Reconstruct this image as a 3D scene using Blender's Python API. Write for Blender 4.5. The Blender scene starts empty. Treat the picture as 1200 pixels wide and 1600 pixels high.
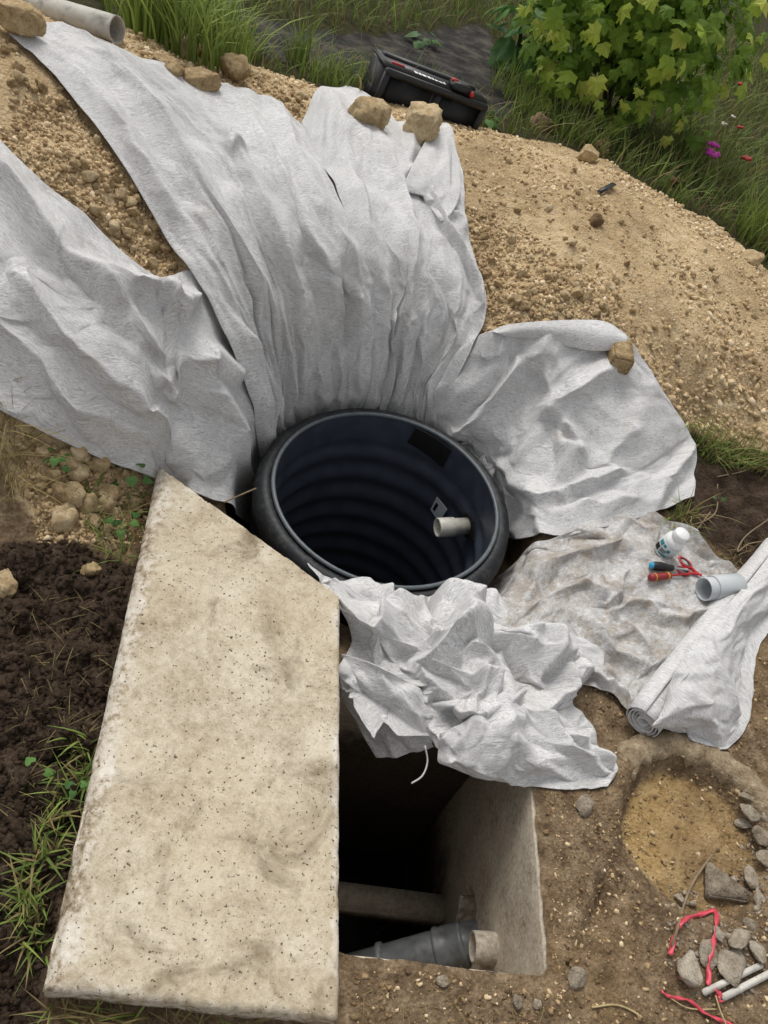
import bpy, bmesh, math, random
import numpy as np
from mathutils import Vector, Matrix, Euler

random.seed(7); rng = np.random.default_rng(7)
SC = bpy.context.scene; COL = SC.collection

# ------------------------------------------------------------------ camera
PITCH, ROLL, FPX = math.radians(47), math.radians(20), 1208.0
CAM = np.array([0, 0, 1.65])
_f = np.array([0, math.cos(PITCH), -math.sin(PITCH)]); _u0 = np.array([0, math.sin(PITCH), math.cos(PITCH)]); _r0 = np.array([1., 0, 0])
_R = math.cos(ROLL)*_r0 + math.sin(ROLL)*_u0; _U = -math.sin(ROLL)*_r0 + math.cos(ROLL)*_u0
cd = bpy.data.cameras.new('camera'); cam = bpy.data.objects.new('camera', cd); COL.objects.link(cam)
cam.matrix_world = Matrix(((_R[0], _U[0], -_f[0], CAM[0]), (_R[1], _U[1], -_f[1], CAM[1]), (_R[2], _U[2], -_f[2], CAM[2]), (0, 0, 0, 1)))
cd.sensor_fit = 'VERTICAL'; cd.sensor_height = 24; cd.lens = 24*FPX/1600; cd.clip_start = .02; cd.clip_end = 400
SC.camera = cam

# ------------------------------------------------------------------ light: overcast day
SUN_EL, SUN_AZ = math.radians(58), math.radians(-35)      # soft sun behind cloud, from the upper left
w = bpy.data.worlds.new('World'); SC.world = w; w.use_nodes = True
nt = w.node_tree; bg = nt.nodes['Background']
sky = nt.nodes.new('ShaderNodeTexSky'); sky.sky_type = 'NISHITA'; sky.sun_disc = False
sky.sun_elevation = SUN_EL; sky.sun_rotation = SUN_AZ; sky.dust_density = 3.0; sky.air_density = 1.0
hs = nt.nodes.new('ShaderNodeHueSaturation'); hs.inputs['Saturation'].default_value = .10; hs.inputs['Value'].default_value = 1.0
nt.links.new(sky.outputs[0], hs.inputs['Color']); nt.links.new(hs.outputs[0], bg.inputs['Color'])
bg.inputs['Strength'].default_value = .13
sd = bpy.data.lights.new('sun', 'SUN'); sd.energy = 1.35; sd.angle = math.radians(20); sd.color = (1, .955, .89)
sun = bpy.data.objects.new('sun', sd); COL.objects.link(sun)
_sdir = Vector((math.sin(SUN_AZ)*math.cos(SUN_EL), math.cos(SUN_AZ)*math.cos(SUN_EL), math.sin(SUN_EL)))
sun.rotation_euler = _sdir.to_track_quat('Z', 'Y').to_euler(); sun.location = (0, 0, 8)
SC.view_settings.view_transform = 'Standard'; SC.view_settings.look = 'None'
SC.view_settings.exposure = 0.27; SC.view_settings.gamma = 1.0

# ------------------------------------------------------------------ small maths
def ray(px, py): return _f + _R*((px-600)/FPX) - _U*((py-800)/FPX)
def at(px, py, z):
    d = ray(px, py); return CAM + d*((z-CAM[2])/d[2])
def on_plane(px, py, p0, n):
    d = ray(px, py); return CAM + d*(np.dot(np.asarray(p0)-CAM, n)/np.dot(d, n))
def sm(a, b, x):
    t = np.clip((x-a)/(b-a), 0, 1); return t*t*(3-2*t)
_perm = np.random.default_rng(3).permutation(256); _perm = np.concatenate([_perm]*3)
_gr = np.random.default_rng(4).normal(size=(256, 3)); _gr /= np.linalg.norm(_gr, axis=1)[:, None]
def noise(x, y, z=0.0):
    x, y, z = np.broadcast_arrays(np.asarray(x, float), np.asarray(y, float), np.asarray(z, float))
    xi, yi, zi = np.floor(x).astype(int), np.floor(y).astype(int), np.floor(z).astype(int)
    xf, yf, zf = x-xi, y-yi, z-zi
    xi &= 255; yi &= 255; zi &= 255
    u, v, w_ = xf**3*(xf*(xf*6-15)+10), yf**3*(yf*(yf*6-15)+10), zf**3*(zf*(zf*6-15)+10)
    def g(a, b, c):
        h = _gr[_perm[_perm[_perm[xi+a]+yi+b]+zi+c]]
        return h[..., 0]*(xf-a)+h[..., 1]*(yf-b)+h[..., 2]*(zf-c)
    l = lambda a, b, t: a+t*(b-a)
    return l(l(l(g(0,0,0), g(1,0,0), u), l(g(0,1,0), g(1,1,0), u), v), l(l(g(0,0,1), g(1,0,1), u), l(g(0,1,1), g(1,1,1), u), v), w_)
def fbm(x, y, z=0.0, o=4):
    s = 0; a = 1.0
    for i in range(o):
        s = s + a*noise(x*2**i+i*17.3, y*2**i-i*9.1, z*2**i+i*3.7 if np.ndim(z) or z else i*5.5); a *= .5
    return s

# ------------------------------------------------------------------ objects
def tag(o, label=None, cat=None, group=None, kind=None):
    for k, v in (('label', label), ('category', cat), ('group', group), ('kind', kind)):
        if v: o[k] = v
    return o
def link(o, parent=None):
    COL.objects.link(o)
    if parent is not None: o.parent = parent
    return o
def empty(name, loc=(0, 0, 0), **k):
    o = bpy.data.objects.new(name, None); o.empty_display_size = .05; o.location = loc; COL.objects.link(o)
    bpy.context.view_layer.update()
    return tag(o, **k)
def meshdata(name, v, f, mat, smooth=True):
    me = bpy.data.meshes.new(name)
    v = np.asarray(v, np.float32)
    if isinstance(f, np.ndarray):
        n = f.shape[1]; me.vertices.add(len(v)); me.vertices.foreach_set('co', v.ravel())
        me.loops.add(f.size); me.loops.foreach_set('vertex_index', f.ravel().astype(np.int32))
        me.polygons.add(len(f)); me.polygons.foreach_set('loop_start', np.arange(0, f.size, n, dtype=np.int32))
        me.polygons.foreach_set('loop_total', np.full(len(f), n, np.int32)); me.update(calc_edges=True); me.validate()
    else:
        me.from_pydata([tuple(map(float, p)) for p in v], [], f); me.update()
    if mat: me.materials.append(mat)
    if smooth: me.polygons.foreach_set('use_smooth', np.ones(len(me.polygons), bool))
    return me
def mo(name, v, f, mat, parent=None, smooth=True):
    """mesh object; v in world coordinates, the origin is set at the shape's own base"""
    v = np.asarray(v, float)
    base = np.array([0., 0, 0])
    if parent is None: base = np.array([v[:, 0].mean(), v[:, 1].mean(), v[:, 2].min()])
    else:
        q = parent
        while q is not None: base = base+np.array(q.location); q = q.parent
    o = bpy.data.objects.new(name, meshdata(name, v-base, f, mat, smooth)); link(o, parent)
    if parent is None:
        o.location = base; bpy.context.view_layer.update()
    return o
def bm_obj(name, bm, mat, parent=None, smooth=False):
    v = np.array([p.co[:] for p in bm.verts]); bm.verts.index_update()
    f = [[q.index for q in p.verts] for p in bm.faces]; bm.free()
    return mo(name, v, f, mat, parent, smooth)
def grid_faces(n, m):
    i = np.arange(n-1)[:, None]*m + np.arange(m-1)[None]
    return np.stack([i, i+1, i+m+1, i+m], -1).reshape(-1, 4)
def frame(z, hint=(0, 0, 1)):
    z = np.asarray(z, float); z = z/np.linalg.norm(z); h = np.asarray(hint, float)
    if abs(np.dot(z, h)) > .97: h = np.array([1., 0, 0])
    x = np.cross(h, z); x /= np.linalg.norm(x); return x, np.cross(z, x), z
def tube_vf(pts, r, seg=8, cap=True, flat=1.0):
    pts = np.asarray(pts, float); n = len(pts); r = np.broadcast_to(r, (n,)) if np.ndim(r) < 2 else r
    V = []
    for i in range(n):
        t = pts[min(i+1, n-1)]-pts[max(i-1, 0)]; x, y, _ = frame(t)
        a = np.linspace(0, 2*np.pi, seg, endpoint=False)
        V.append(pts[i] + r[i]*(np.cos(a)[:, None]*x + flat*np.sin(a)[:, None]*y))
    V = np.concatenate(V); F = []
    for i in range(n-1):
        for k in range(seg):
            F.append([i*seg+k, i*seg+(k+1) % seg, (i+1)*seg+(k+1) % seg, (i+1)*seg+k])
    if cap: F += [list(range(seg))[::-1], [(n-1)*seg+k for k in range(seg)]]
    return V, F
def lathe_vf(p0, axis, prof, seg=48, hint=(0, 0, 1), close=False):
    """prof: list of (radius, height along axis)"""
    x, y, z = frame(axis, hint); a = np.linspace(0, 2*np.pi, seg, endpoint=False); V = []
    for r, h in prof:
        V.append(np.asarray(p0) + z*h + r*(np.cos(a)[:, None]*x + np.sin(a)[:, None]*y))
    n = len(prof); F = []
    for i in range(n-1 if not close else n):
        j = (i+1) % n
        for k in range(seg): F.append([i*seg+k, i*seg+(k+1) % seg, j*seg+(k+1) % seg, j*seg+k])
    return np.concatenate(V), F
def box_bm(bm, o, ax, ay, az):
    """box from corner o along three edge vectors"""
    o, ax, ay, az = map(np.asarray, (o, ax, ay, az))
    vs = [bm.verts.new(o+ax*i+ay*j+az*k) for k in (0, 1) for j in (0, 1) for i in (0, 1)]
    for q in ((0, 2, 3, 1), (4, 5, 7, 6), (0, 1, 5, 4), (1, 3, 7, 5), (3, 2, 6, 7), (2, 0, 4, 6)):
        bm.faces.new([vs[k] for k in q])
    return vs
def bevbox(name, o, ax, ay, az, mat, parent=None, bev=.004, seg=2):
    bm = bmesh.new(); box_bm(bm, o, ax, ay, az); bmesh.ops.recalc_face_normals(bm, faces=bm.faces)
    bmesh.ops.bevel(bm, geom=bm.edges[:], offset=bev, segments=seg, affect='EDGES')
    return bm_obj(name, bm, mat, parent, True)

# ------------------------------------------------------------------ materials
class NT:
    def __init__(s, name):
        s.m = bpy.data.materials.new(name); s.m.use_nodes = True; s.t = s.m.node_tree; s.n = s.t.nodes
        s.p = s.n['Principled BSDF']; s.p.inputs['Specular IOR Level'].default_value = .3
    def add(s, t, **k):
        n = s.n.new('ShaderNode'+t)
        for a, v in k.items(): setattr(n, a, v)
        return n
    def l(s, a, b): s.t.links.new(a, b)
    def coord(s, kind='Object', scale=(1, 1, 1), rot=(0, 0, 0)):
        c = s.add('TexCoord'); mp = s.add('Mapping'); mp.inputs['Scale'].default_value = scale; mp.inputs['Rotation'].default_value = rot
        s.l(c.outputs[kind], mp.inputs[0]); return mp.outputs[0]
    def pos(s):
        return s.add('NewGeometry').outputs['Position']
    def noise(s, vec, scale, detail=4, rough=.55, dist=0.0):
        n = s.add('TexNoise'); n.inputs['Scale'].default_value = scale; n.inputs['Detail'].default_value = detail
        n.inputs['Roughness'].default_value = rough; n.inputs['Distortion'].default_value = dist; s.l(vec, n.inputs['Vector']); return n.outputs['Fac']
    def voro(s, vec, scale, feature='F1', out='Distance'):
        n = s.add('TexVoronoi', feature=feature); n.inputs['Scale'].default_value = scale; s.l(vec, n.inputs['Vector']); return n.outputs[out]
    def ramp(s, fac, stops, interp='LINEAR'):
        r = s.add('ValToRGB'); e = r.color_ramp.elements; r.color_ramp.interpolation = interp
        while len(e) < len(stops): e.new(.5)
        for k, (p, c) in enumerate(stops):
            e[k].position = p; e[k].color = (*c, 1) if np.ndim(c) else (c, c, c, 1)
        s.l(fac, r.inputs[0]); return r.outputs[0]
    def mix(s, fac, a, b, blend='MIX'):
        m = s.add('Mix', data_type='RGBA', blend_type=blend)
        for k, v in ((0, fac), (6, a), (7, b)):
            if hasattr(v, 'links'): s.l(v, m.inputs[k])
            elif k == 0: m.inputs[0].default_value = v
            else: m.inputs[k].default_value = (*v, 1)
        return m.outputs[2]
    def math(s, op, a, b=0.0, clamp=False):
        m = s.add('Math', operation=op, use_clamp=clamp)
        for k, v in ((0, a), (1, b)):
            if hasattr(v, 'links'): s.l(v, m.inputs[k])
            else: m.inputs[k].default_value = v
        return m.outputs[0]
    def attr(s, name): return s.add('Attribute', attribute_name=name).outputs['Fac']
    def rnd(s): return s.add('ObjectInfo').outputs['Random']
    def bump(s, h, strength, dist, prev=None):
        b = s.add('Bump'); b.inputs['Strength'].default_value = strength; b.inputs['Distance'].default_value = dist
        s.l(h, b.inputs['Height'])
        if prev is not None: s.l(prev, b.inputs['Normal'])
        return b.outputs[0]
    def out(s, col=None, rough=None, normal=None, **k):
        if col is not None:
            if hasattr(col, 'links'): s.l(col, s.p.inputs['Base Color'])
            else: s.p.inputs['Base Color'].default_value = (*col, 1)
        if rough is not None:
            if hasattr(rough, 'links'): s.l(rough, s.p.inputs['Roughness'])
            else: s.p.inputs['Roughness'].default_value = rough
        if normal is not None: s.l(normal, s.p.inputs['Normal'])
        for a, v in k.items(): s.p.inputs[a.replace('_', ' ')].default_value = v
        return s.m

def m_ground():
    t = NT('ground_soil'); P = t.pos()
    n1 = t.noise(P, 3, 5); n2 = t.noise(P, 22, 6, .65); n3 = t.noise(P, 140, 4, .7); v = t.voro(P, 90)
    e = t.math('ADD', t.math('MULTIPLY', n2, .7), t.math('MULTIPLY', n3, .35))
    sand = t.ramp(e, [(.3, (.32, .21, .105)), (.46, (.57, .42, .235)), (.6, (.71, .55, .335)), (.8, (.80, .67, .46))])
    sand = t.mix(t.ramp(n1, [(.45, 0), (.7, .55)]), sand, t.ramp(n3, [(.3, (.38, .25, .125)), (.7, (.58, .42, .24))]))
    n0 = t.noise(P, 1.7, 5, .62, .8); sand = t.mix(t.ramp(n0, [(.47, 0), (.62, .55)]), sand, t.ramp(n2, [(.3, (.21, .135, .07)), (.7, (.42, .295, .165))]))
    dirt = t.ramp(e, [(.32, (.06, .04, .024)), (.47, (.165, .112, .066)), (.6, (.29, .21, .13)), (.78, (.48, .38, .26))])
    dirt = t.mix(t.ramp(n1, [(.5, 0), (.75, .7)]), dirt, t.ramp(n2, [(.3, (.15, .092, .04)), (.7, (.29, .19, .085))]))
    dark = t.ramp(e, [(.3, (.020, .0135, .009)), (.5, (.06, .041, .028)), (.68, (.11, .077, .053)), (.88, (.17, .13, .09))])
    och = t.mix(t.ramp(n1, [(.4, 0), (.62, .8)]), t.ramp(e, [(.3, (.22, .13, .05)), (.5, (.42, .28, .12)), (.7, (.56, .41, .21))]), t.ramp(e, [(.3, (.12, .075, .04)), (.7, (.33, .23, .13))]))
    memb = t.ramp(t.noise(P, 9, 6, .6), [(.32, (.02, .019, .018)), (.5, (.05, .046, .042)), (.68, (.12, .105, .085))])
    grs = t.ramp(e, [(.3, (.018, .018, .008)), (.55, (.05, .045, .018)), (.8, (.10, .085, .035))])
    def zone(a, lo=.35, hi=.6):
        return t.ramp(t.math('ADD', t.attr(a), t.math('MULTIPLY', t.math('SUBTRACT', n2, .5), .8)), [(lo, 0), (hi, 1)])
    c = dirt
    for a, k in (('grassy', grs), ('memb', memb), ('dark', dark), ('sand', sand), ('ochre', och)): c = t.mix(zone(a), c, k)
    h = t.math('ADD', t.math('MULTIPLY', n2, .5), t.math('ADD', t.math('MULTIPLY', n3, .5), t.math('MULTIPLY', v, -.35)))
    return t.out(c, .95, t.bump(h, .9, .02), Specular_IOR_Level=.12)
def m_stone(name='limestone', c0=(.20, .125, .06), c1=(.47, .345, .19), c2=(.70, .58, .39), dirt=.5):
    t = NT(name); P = t.pos(); n = t.noise(P, 38, 7, .68); n3 = t.noise(P, 190, 4, .65); r = t.rnd()
    c = t.ramp(t.math('ADD', t.math('MULTIPLY', n, .62), t.math('ADD', t.math('MULTIPLY', n3, .33), t.math('MULTIPLY', r, .16))), [(.36, c0), (.55, c1), (.74, c2)])
    return t.out(c, .93, t.bump(t.math('ADD', n, t.math('MULTIPLY', n3, .5)), .9, .012), Specular_IOR_Level=.12)
def m_gravel(name='loose_gravel', attr='tint'):
    t = NT(name); P = t.pos(); n = t.noise(P, 130, 4, .6); a = t.attr(attr)
    c = t.ramp(t.math('ADD', t.math('MULTIPLY', n, .45), t.math('MULTIPLY', a, .6)), [(.08, (.085, .056, .033)), (.34, (.36, .245, .13)), (.6, (.63, .48, .285)), (.88, (.80, .68, .49))])
    return t.out(c, .95, t.bump(n, .5, .004), Specular_IOR_Level=.12)
def m_fabric(name, dirt=0.0, tone=1.0):
    tone *= 1.1
    t = NT(name); U = t.coord('UV'); P = t.pos()
    def fib(rot, sx, sy, sc):
        mp = t.add('Mapping'); mp.inputs['Rotation'].default_value = (0, 0, rot); mp.inputs['Scale'].default_value = (sx, sy, 1)
        t.l(U, mp.inputs[0]); return t.noise(mp.outputs[0], sc, 3, .6, 1.6)
    patch = t.ramp(t.noise(U, 14, 3), [(.42, 0), (.58, 1)]); patch2 = t.ramp(t.noise(U, 17.3, 2), [(.45, 0), (.55, 1)])
    fb = t.mix(patch2, t.mix(patch, fib(.5, 1, 6, 62), fib(-.75, 1, 6, 58)), fib(1.45, 1, 6, 54))
    fine = t.noise(U, 420, 2)
    fb = t.math('ADD', t.math('MULTIPLY', fb, .8), t.math('MULTIPLY', fine, .2))
    g = [np.array(x)*tone for x in ((.37, .365, .36), (.58, .575, .57), (.74, .735, .73))]
    c = t.ramp(fb, [(.38, g[0]), (.5, g[1]), (.62, g[2])])
    c = t.mix(t.ramp(t.noise(P, 4.5, 5, .6), [(.48, 0), (.85, .3)]), c, (.47, .44, .39))
    d1 = t.noise(P, 9 if dirt < .5 else 13, 8, .75); d2 = t.noise(P, 75, 4, .7)
    sp = t.math('MULTIPLY', t.ramp(d2, [(.68-.08*min(dirt, 1), 0), (.73-.08*min(dirt, 1), 1)]), t.ramp(d1, [(.45, 0), (.62, 1)]))
    c = t.mix(t.math('MULTIPLY', sp, .3+.5*min(dirt, 1)), c, (.10, .075, .05))
    if dirt:
        sm_ = t.ramp(t.math('ADD', d1, t.math('MULTIPLY', t.math('SUBTRACT', d2, .5), .5)), [(.41 if dirt > .5 else .56, 0), (.60 if dirt > .5 else .8, .62*min(dirt*1.6, 1.0))])
        c = t.mix(sm_, c, t.ramp(d2, [(.3, (.09, .06, .035)), (.65, (.33, .25, .16))]))
    else:
        c = t.mix(t.ramp(d1, [(.60, 0), (.82, .4)]), c, (.40, .32, .21))
    t.out(c, .7, t.bump(fb, .7, .006), Specular_IOR_Level=.3)
    return t.m
def m_plain(name, col, rough=.5, var=.15, scale=30, spec=.4, bump=.15, dirt=None, dirt_amt=.3):
    t = NT(name); P = t.coord('Object'); n = t.noise(P, scale, 4)
    col = np.array(col); c = t.ramp(n, [(.3, np.clip(col*(1-var), 0, 1)), (.7, np.clip(col*(1+var), 0, 1))])
    if dirt is not None:
        c = t.mix(t.ramp(t.noise(P, scale*.8, 6, .7), [(.5, 0), (.75, dirt_amt)]), c, dirt)
    r = t.ramp(n, [(.3, max(rough-.08, .02)), (.7, min(rough+.1, 1))])
    return t.out(c, r, t.bump(n, bump, .002), Specular_IOR_Level=spec)
def m_slab():
    t = NT('weathered_concrete'); P = t.coord('Object'); n0 = t.noise(P, 2.6, 4); n1 = t.noise(P, 9, 6, .62); n2 = t.noise(P, 60, 5, .7); n3 = t.noise(P, 230, 3, .6)
    c = t.ramp(t.math('ADD', t.math('MULTIPLY', n1, .45), t.math('ADD', t.math('MULTIPLY', n2, .35), t.math('MULTIPLY', n3, .2))), [(.35, (.27, .215, .145)), (.46, (.46, .39, .285)), (.56, (.60, .53, .41)), (.72, (.73, .67, .555))])
    c = t.mix(t.ramp(n0, [(.46, 0), (.66, .32)]), c, (.50, .41, .26))
    c = t.mix(t.ramp(t.noise(P, 6, 5, .7, .6), [(.545, 0), (.70, .8)]), c, (.20, .155, .10))
    e = t.attr('edge')
    el = t.ramp(t.math('ADD', e, t.math('MULTIPLY', t.math('SUBTRACT', n1, .5), 1.6)), [(.38, 0), (.72, .95)])
    edge_c = t.ramp(t.math('ADD', t.math('MULTIPLY', n2, .5), t.math('MULTIPLY', n1, .5)), [(.38, (.12, .09, .06)), (.45, (.34, .275, .19)), (.51, (.58, .52, .43)), (.64, (.74, .70, .62))])
    c = t.mix(el, c, edge_c)
    pits = t.ramp(t.math('ADD', t.voro(t.mix(.03, P, t.add('TexNoise').outputs['Color']), 55), t.math('MULTIPLY', t.math('SUBTRACT', 1.0, t.ramp(n1, [(.42, 0), (.6, 1)])), .16)), [(.085, 1), (.15, 0)])
    speck = t.ramp(t.noise(P, 150, 2, .5), [(.675, 0), (.715, 1)])
    pit2 = t.math('MULTIPLY', t.ramp(t.noise(P, 95, 3, .6), [(.66, 0), (.70, 1)]), t.ramp(t.noise(P, 7, 3), [(.48, 0), (.6, 1)]))
    pk = t.math('MAXIMUM', t.math('MAXIMUM', pits, speck), pit2)
    c = t.mix(t.math('MULTIPLY', pk, .85), c, (.05, .036, .024))
    h = t.math('SUBTRACT', t.math('ADD', t.math('MULTIPLY', n2, .6), t.math('MULTIPLY', n3, .3)), t.math('MULTIPLY', pk, .8))
    return t.out(c, .92, t.bump(h, .65, .006), Specular_IOR_Level=.15)
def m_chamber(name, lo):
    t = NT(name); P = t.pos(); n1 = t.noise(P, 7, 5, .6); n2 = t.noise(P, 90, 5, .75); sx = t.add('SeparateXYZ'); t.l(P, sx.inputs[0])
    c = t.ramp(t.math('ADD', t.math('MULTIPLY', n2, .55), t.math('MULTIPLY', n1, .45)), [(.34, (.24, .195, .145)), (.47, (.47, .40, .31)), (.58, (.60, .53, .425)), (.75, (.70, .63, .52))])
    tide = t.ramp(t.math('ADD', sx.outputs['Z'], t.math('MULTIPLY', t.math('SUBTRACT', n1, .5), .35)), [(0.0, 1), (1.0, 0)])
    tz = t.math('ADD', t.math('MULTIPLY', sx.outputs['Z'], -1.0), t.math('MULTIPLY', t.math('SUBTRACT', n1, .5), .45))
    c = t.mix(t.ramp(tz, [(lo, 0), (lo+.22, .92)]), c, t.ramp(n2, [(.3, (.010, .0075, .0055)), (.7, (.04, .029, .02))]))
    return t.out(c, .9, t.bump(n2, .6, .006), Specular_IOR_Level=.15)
def m_leaf(name, cs, trans=.35):
    t = NT(name); P = t.coord('Object'); r = t.rnd(); n = t.noise(t.pos(), 14, 4)
    c = t.ramp(t.math('ADD', t.math('MULTIPLY', r, .6), t.math('MULTIPLY', n, .4)), cs)
    t.out(c, .55, None, Specular_IOR_Level=.3)
    tr = t.add('BsdfTranslucent'); t.l(c, tr.inputs[0]); mx = t.add('MixShader'); mx.inputs[0].default_value = trans
    o = t.n['Material Output']; t.l(t.p.outputs[0], mx.inputs[1]); t.l(tr.outputs[0], mx.inputs[2]); t.l(mx.outputs[0], o.inputs[0])
    return t.m
def m_grass(name, cs):
    t = NT(name); a = t.attr('tint'); c = t.ramp(a, cs)
    t.out(c, .6, None, Specular_IOR_Level=.2)
    tr = t.add('BsdfTranslucent'); t.l(c, tr.inputs[0]); mx = t.add('MixShader'); mx.inputs[0].default_value = .25
    t.l(t.p.outputs[0], mx.inputs[1]); t.l(tr.outputs[0], mx.inputs[2]); t.l(mx.outputs[0], t.n['Material Output'].inputs[0])
    return t.m
M = dict(ground=m_ground(), stone=m_stone(), gravel=m_gravel(), fab=m_fabric('geotextile_white'), fabd=m_fabric('geotextile_dirty', .9, .94), fabp=m_fabric('geotextile_pile', .3, 1.03),
         grey_stone=m_stone('grey_rubble', (.12, .095, .07), (.33, .275, .205), (.56, .50, .41)), slab=m_slab(), chamber=m_chamber('chamber_render', .58), chamber_shade=m_chamber('chamber_painted_shade', .10),  # second chamber material: sludge tone carried up the wall to paint in the shade
         brown_stone=m_stone('brown_stone', (.09, .055, .03), (.21, .14, .08), (.36, .26, .16)),
         tank=m_plain('tank_plastic', (.050, .061, .082), .36, .2, 18, .5, .05),
         tankout=m_plain('tank_outer', (.014, .016, .019), .55, .3, 60, .35, .35, (.12, .115, .10), .5),
         black=m_plain('black_plastic', (.012, .012, .013), .45, .2, 40, .45, .1, (.08, .07, .055), .25), rubber=m_plain('black_rubber', (.003, .003, .0035), .7, .2),
         dark=m_plain('case_panel', (.006, .006, .007), .5, .2, 30, .4), red=m_plain('red_plastic', (.45, .02, .025), .4, .15), red_dark=m_plain('red_handle', (.26, .028, .03), .45, .25, 90),
         white=m_plain('white_plastic', (.78, .78, .77), .35, .03, 20, .5, .03), pvc=m_plain('grey_pvc', (.50, .53, .54), .38, .04, 15, .45, .05), lip=m_plain('tank_lip', (.10, .115, .125), .4, .2, 60, .4),
         pvcw=m_plain('pale_pvc', (.56, .545, .48), .45, .1, 45, .4, .1, (.2, .16, .1), .4), pvcd=m_plain('weathered_drain_pipe', (.50, .475, .42), .6, .12, 25, .3, .2, (.10, .08, .06), .85),
         greypipe=m_plain('grey_drain', (.155, .165, .17), .42, .25, 30, .45, .15, (.06, .045, .03), .8), cement=m_plain('cement_pipe', (.40, .355, .29), .9, .35, 60, .15, .6, (.16, .11, .06), .8),
         teal=m_plain('teal_print', (.02, .22, .24), .4, .2), greyprint=m_plain('grey_print', (.52, .56, .57), .4, .1), yellow=m_plain('yellow_band', (.60, .33, .04), .45, .1),
         blue=m_plain('blue_cap', (.04, .33, .55), .35, .1), steel=m_plain('steel', (.45, .45, .45), .3, .1, 30, .5), tape=m_plain('red_tape', (.60, .07, .10), .35, .25, 30, .5),
         twig=m_plain('dry_twig', (.22, .165, .10), .85, .3, 60), straw=m_plain('straw', (.42, .33, .17), .8, .2, 60), lath=m_plain('white_lath', (.62, .59, .53), .8, .15, 60, .2, .4, (.15, .11, .07), .8),
         water=m_plain('dark_sludge', (.006, .005, .004), .25, .2, 10, .5), bark=m_plain('bark', (.06, .045, .03), .9, .3, 50),
         leaf=m_leaf('maple_leaf', [(.12, (.10, .19, .026)), (.3, (.20, .32, .042)), (.5, (.37, .50, .068)), (.7, (.50, .59, .10)), (.9, (.62, .54, .13))]),
         heart=m_leaf('broad_leaf', [(.3, (.045, .12, .03)), (.7, (.12, .25, .06))]),
         flower_pink=m_plain('pink_petal', (.55, .045, .40), .6, .15), flower_red=m_plain('red_petal', (.42, .02, .03), .6, .2), flower_white=m_plain('white_petal', (.65, .62, .50), .6, .1))
M['grass'] = m_grass('grass_blades', [(0, (.24, .18, .085)), (.14, (.30, .25, .10)), (.2, (.095, .14, .035)), (.6, (.18, .25, .055)), (1, (.30, .38, .09))])

# ------------------------------------------------------------------ terrain
TC = np.array([-.008, 1.615]); R_IN, R_OUT, R_PIT = .336, .396, .44
CP = [(0,1600,0),(200,1500,.0),(400,1300,0),(530,1590,0),(850,1560,0),(1100,1590,0),(1250,1500,0),(900,1300,.0),(1000,1230,0),(1200,1180,.01),(850,1180,0),(900,1100,.0),(1000,1130,.0),
  (0,1300,.02),(100,1150,.02),(150,950,.03),(0,900,.06),(200,850,.04),(0,760,.14),(120,760,.09),(230,770,.02),(300,900,.0),(400,1000,0),
  (0,620,.28),(-150,560,.34),(120,670,.20),(250,725,.045),(0,400,.47),(-150,400,.52),(0,230,.60),(150,300,.55),(120,120,.66),(30,90,.70),(-120,60,.76),(250,410,.40),(200,550,.36),(320,560,.30),(330,700,.07),(390,700,.02),
  (230,100,.66),(330,150,.60),(420,170,.55),(350,280,.53),(300,400,.43),(400,380,.45),(450,440,.37),(520,440,.36),(580,430,.36),(430,560,.15),(500,540,.17),(575,540,.17),(480,250,.52),
  (500,170,.51),(600,200,.48),(680,215,.46),(620,330,.42),(700,330,.42),(660,440,.35),(740,460,.31),(660,540,.17),(735,545,.20),(430,655,-.02),(500,615,-.01),(575,605,0),(650,620,0),
  (770,520,.30),(870,515,.36),(960,520,.35),(1000,600,.27),(900,640,.20),(820,640,.13),(760,650,.06),(1060,690,.13),(960,740,.11),(880,760,.07),(820,780,.03),(900,830,.05),(1050,790,.07),
  (850,300,.48),(1000,310,.40),(900,420,.43),(1000,450,.39),(1100,550,.30),(1150,450,.32),(1200,520,.28),(1200,700,.09),(1090,665,.11),(760,260,.43),(780,380,.40),(1330,640,.14),
  (1200,410,.2),(1100,330,.24),(1000,275,.27),(860,215,.27),(800,205,.27),(300,75,.42),(420,110,.33),(520,120,.32),(575,120,.36),(640,150,.34),(700,170,.30),(770,190,.26),
  (500,50,.22),(300,20,.40),(150,0,.55),(400,0,.30),(700,70,.16),(850,150,.15),(1000,200,.14),(1100,200,.12),(1200,300,.12),(1200,150,.1),(1000,20,.1),(600,0,.18),
  (1130,800,.05),(1200,800,.05),(1200,900,.04),(1040,860,.05),(950,950,.03),(1100,1000,.03),(1200,1050,.03),(820,930,.0),(700,960,.0)]
_w = np.array([at(*c) for c in CP])
_far = [(x, y, .1) for x in (-7, -3, 2, 6) for y in (7, 9.5)] + [(-4, 1, .4), (-4, 4, .5), (3, 3, .12), (3, 0, 0), (-2, -1, 0), (1, -1, 0), (-1.6, .6, .05), (-2.6, 2, .6), (-2.2, 3.6, .55)]
_w = np.concatenate([_w, np.array(_far)])
_K = np.sqrt(((_w[:, None, :2]-_w[None, :, :2])**2).sum(-1)+.02**2)
_A = np.zeros((len(_w)+1,)*2); _A[:-1, :-1] = _K + np.eye(len(_w))*(-.012); _A[:-1, -1] = 1; _A[-1, :-1] = 1
_co = np.linalg.solve(_A, np.append(_w[:, 2], 0))
def base_h(x, y):
    x = np.asarray(x, float); y = np.asarray(y, float); s = np.full(x.shape, _co[-1])
    for (a, b, _), c in zip(_w, _co[:-1]): s = s + c*np.sqrt((x-a)**2+(y-b)**2+.02**2)
    k = sm(5, 9, np.hypot(x, y-2)); return s*(1-k)+.1*k
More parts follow.
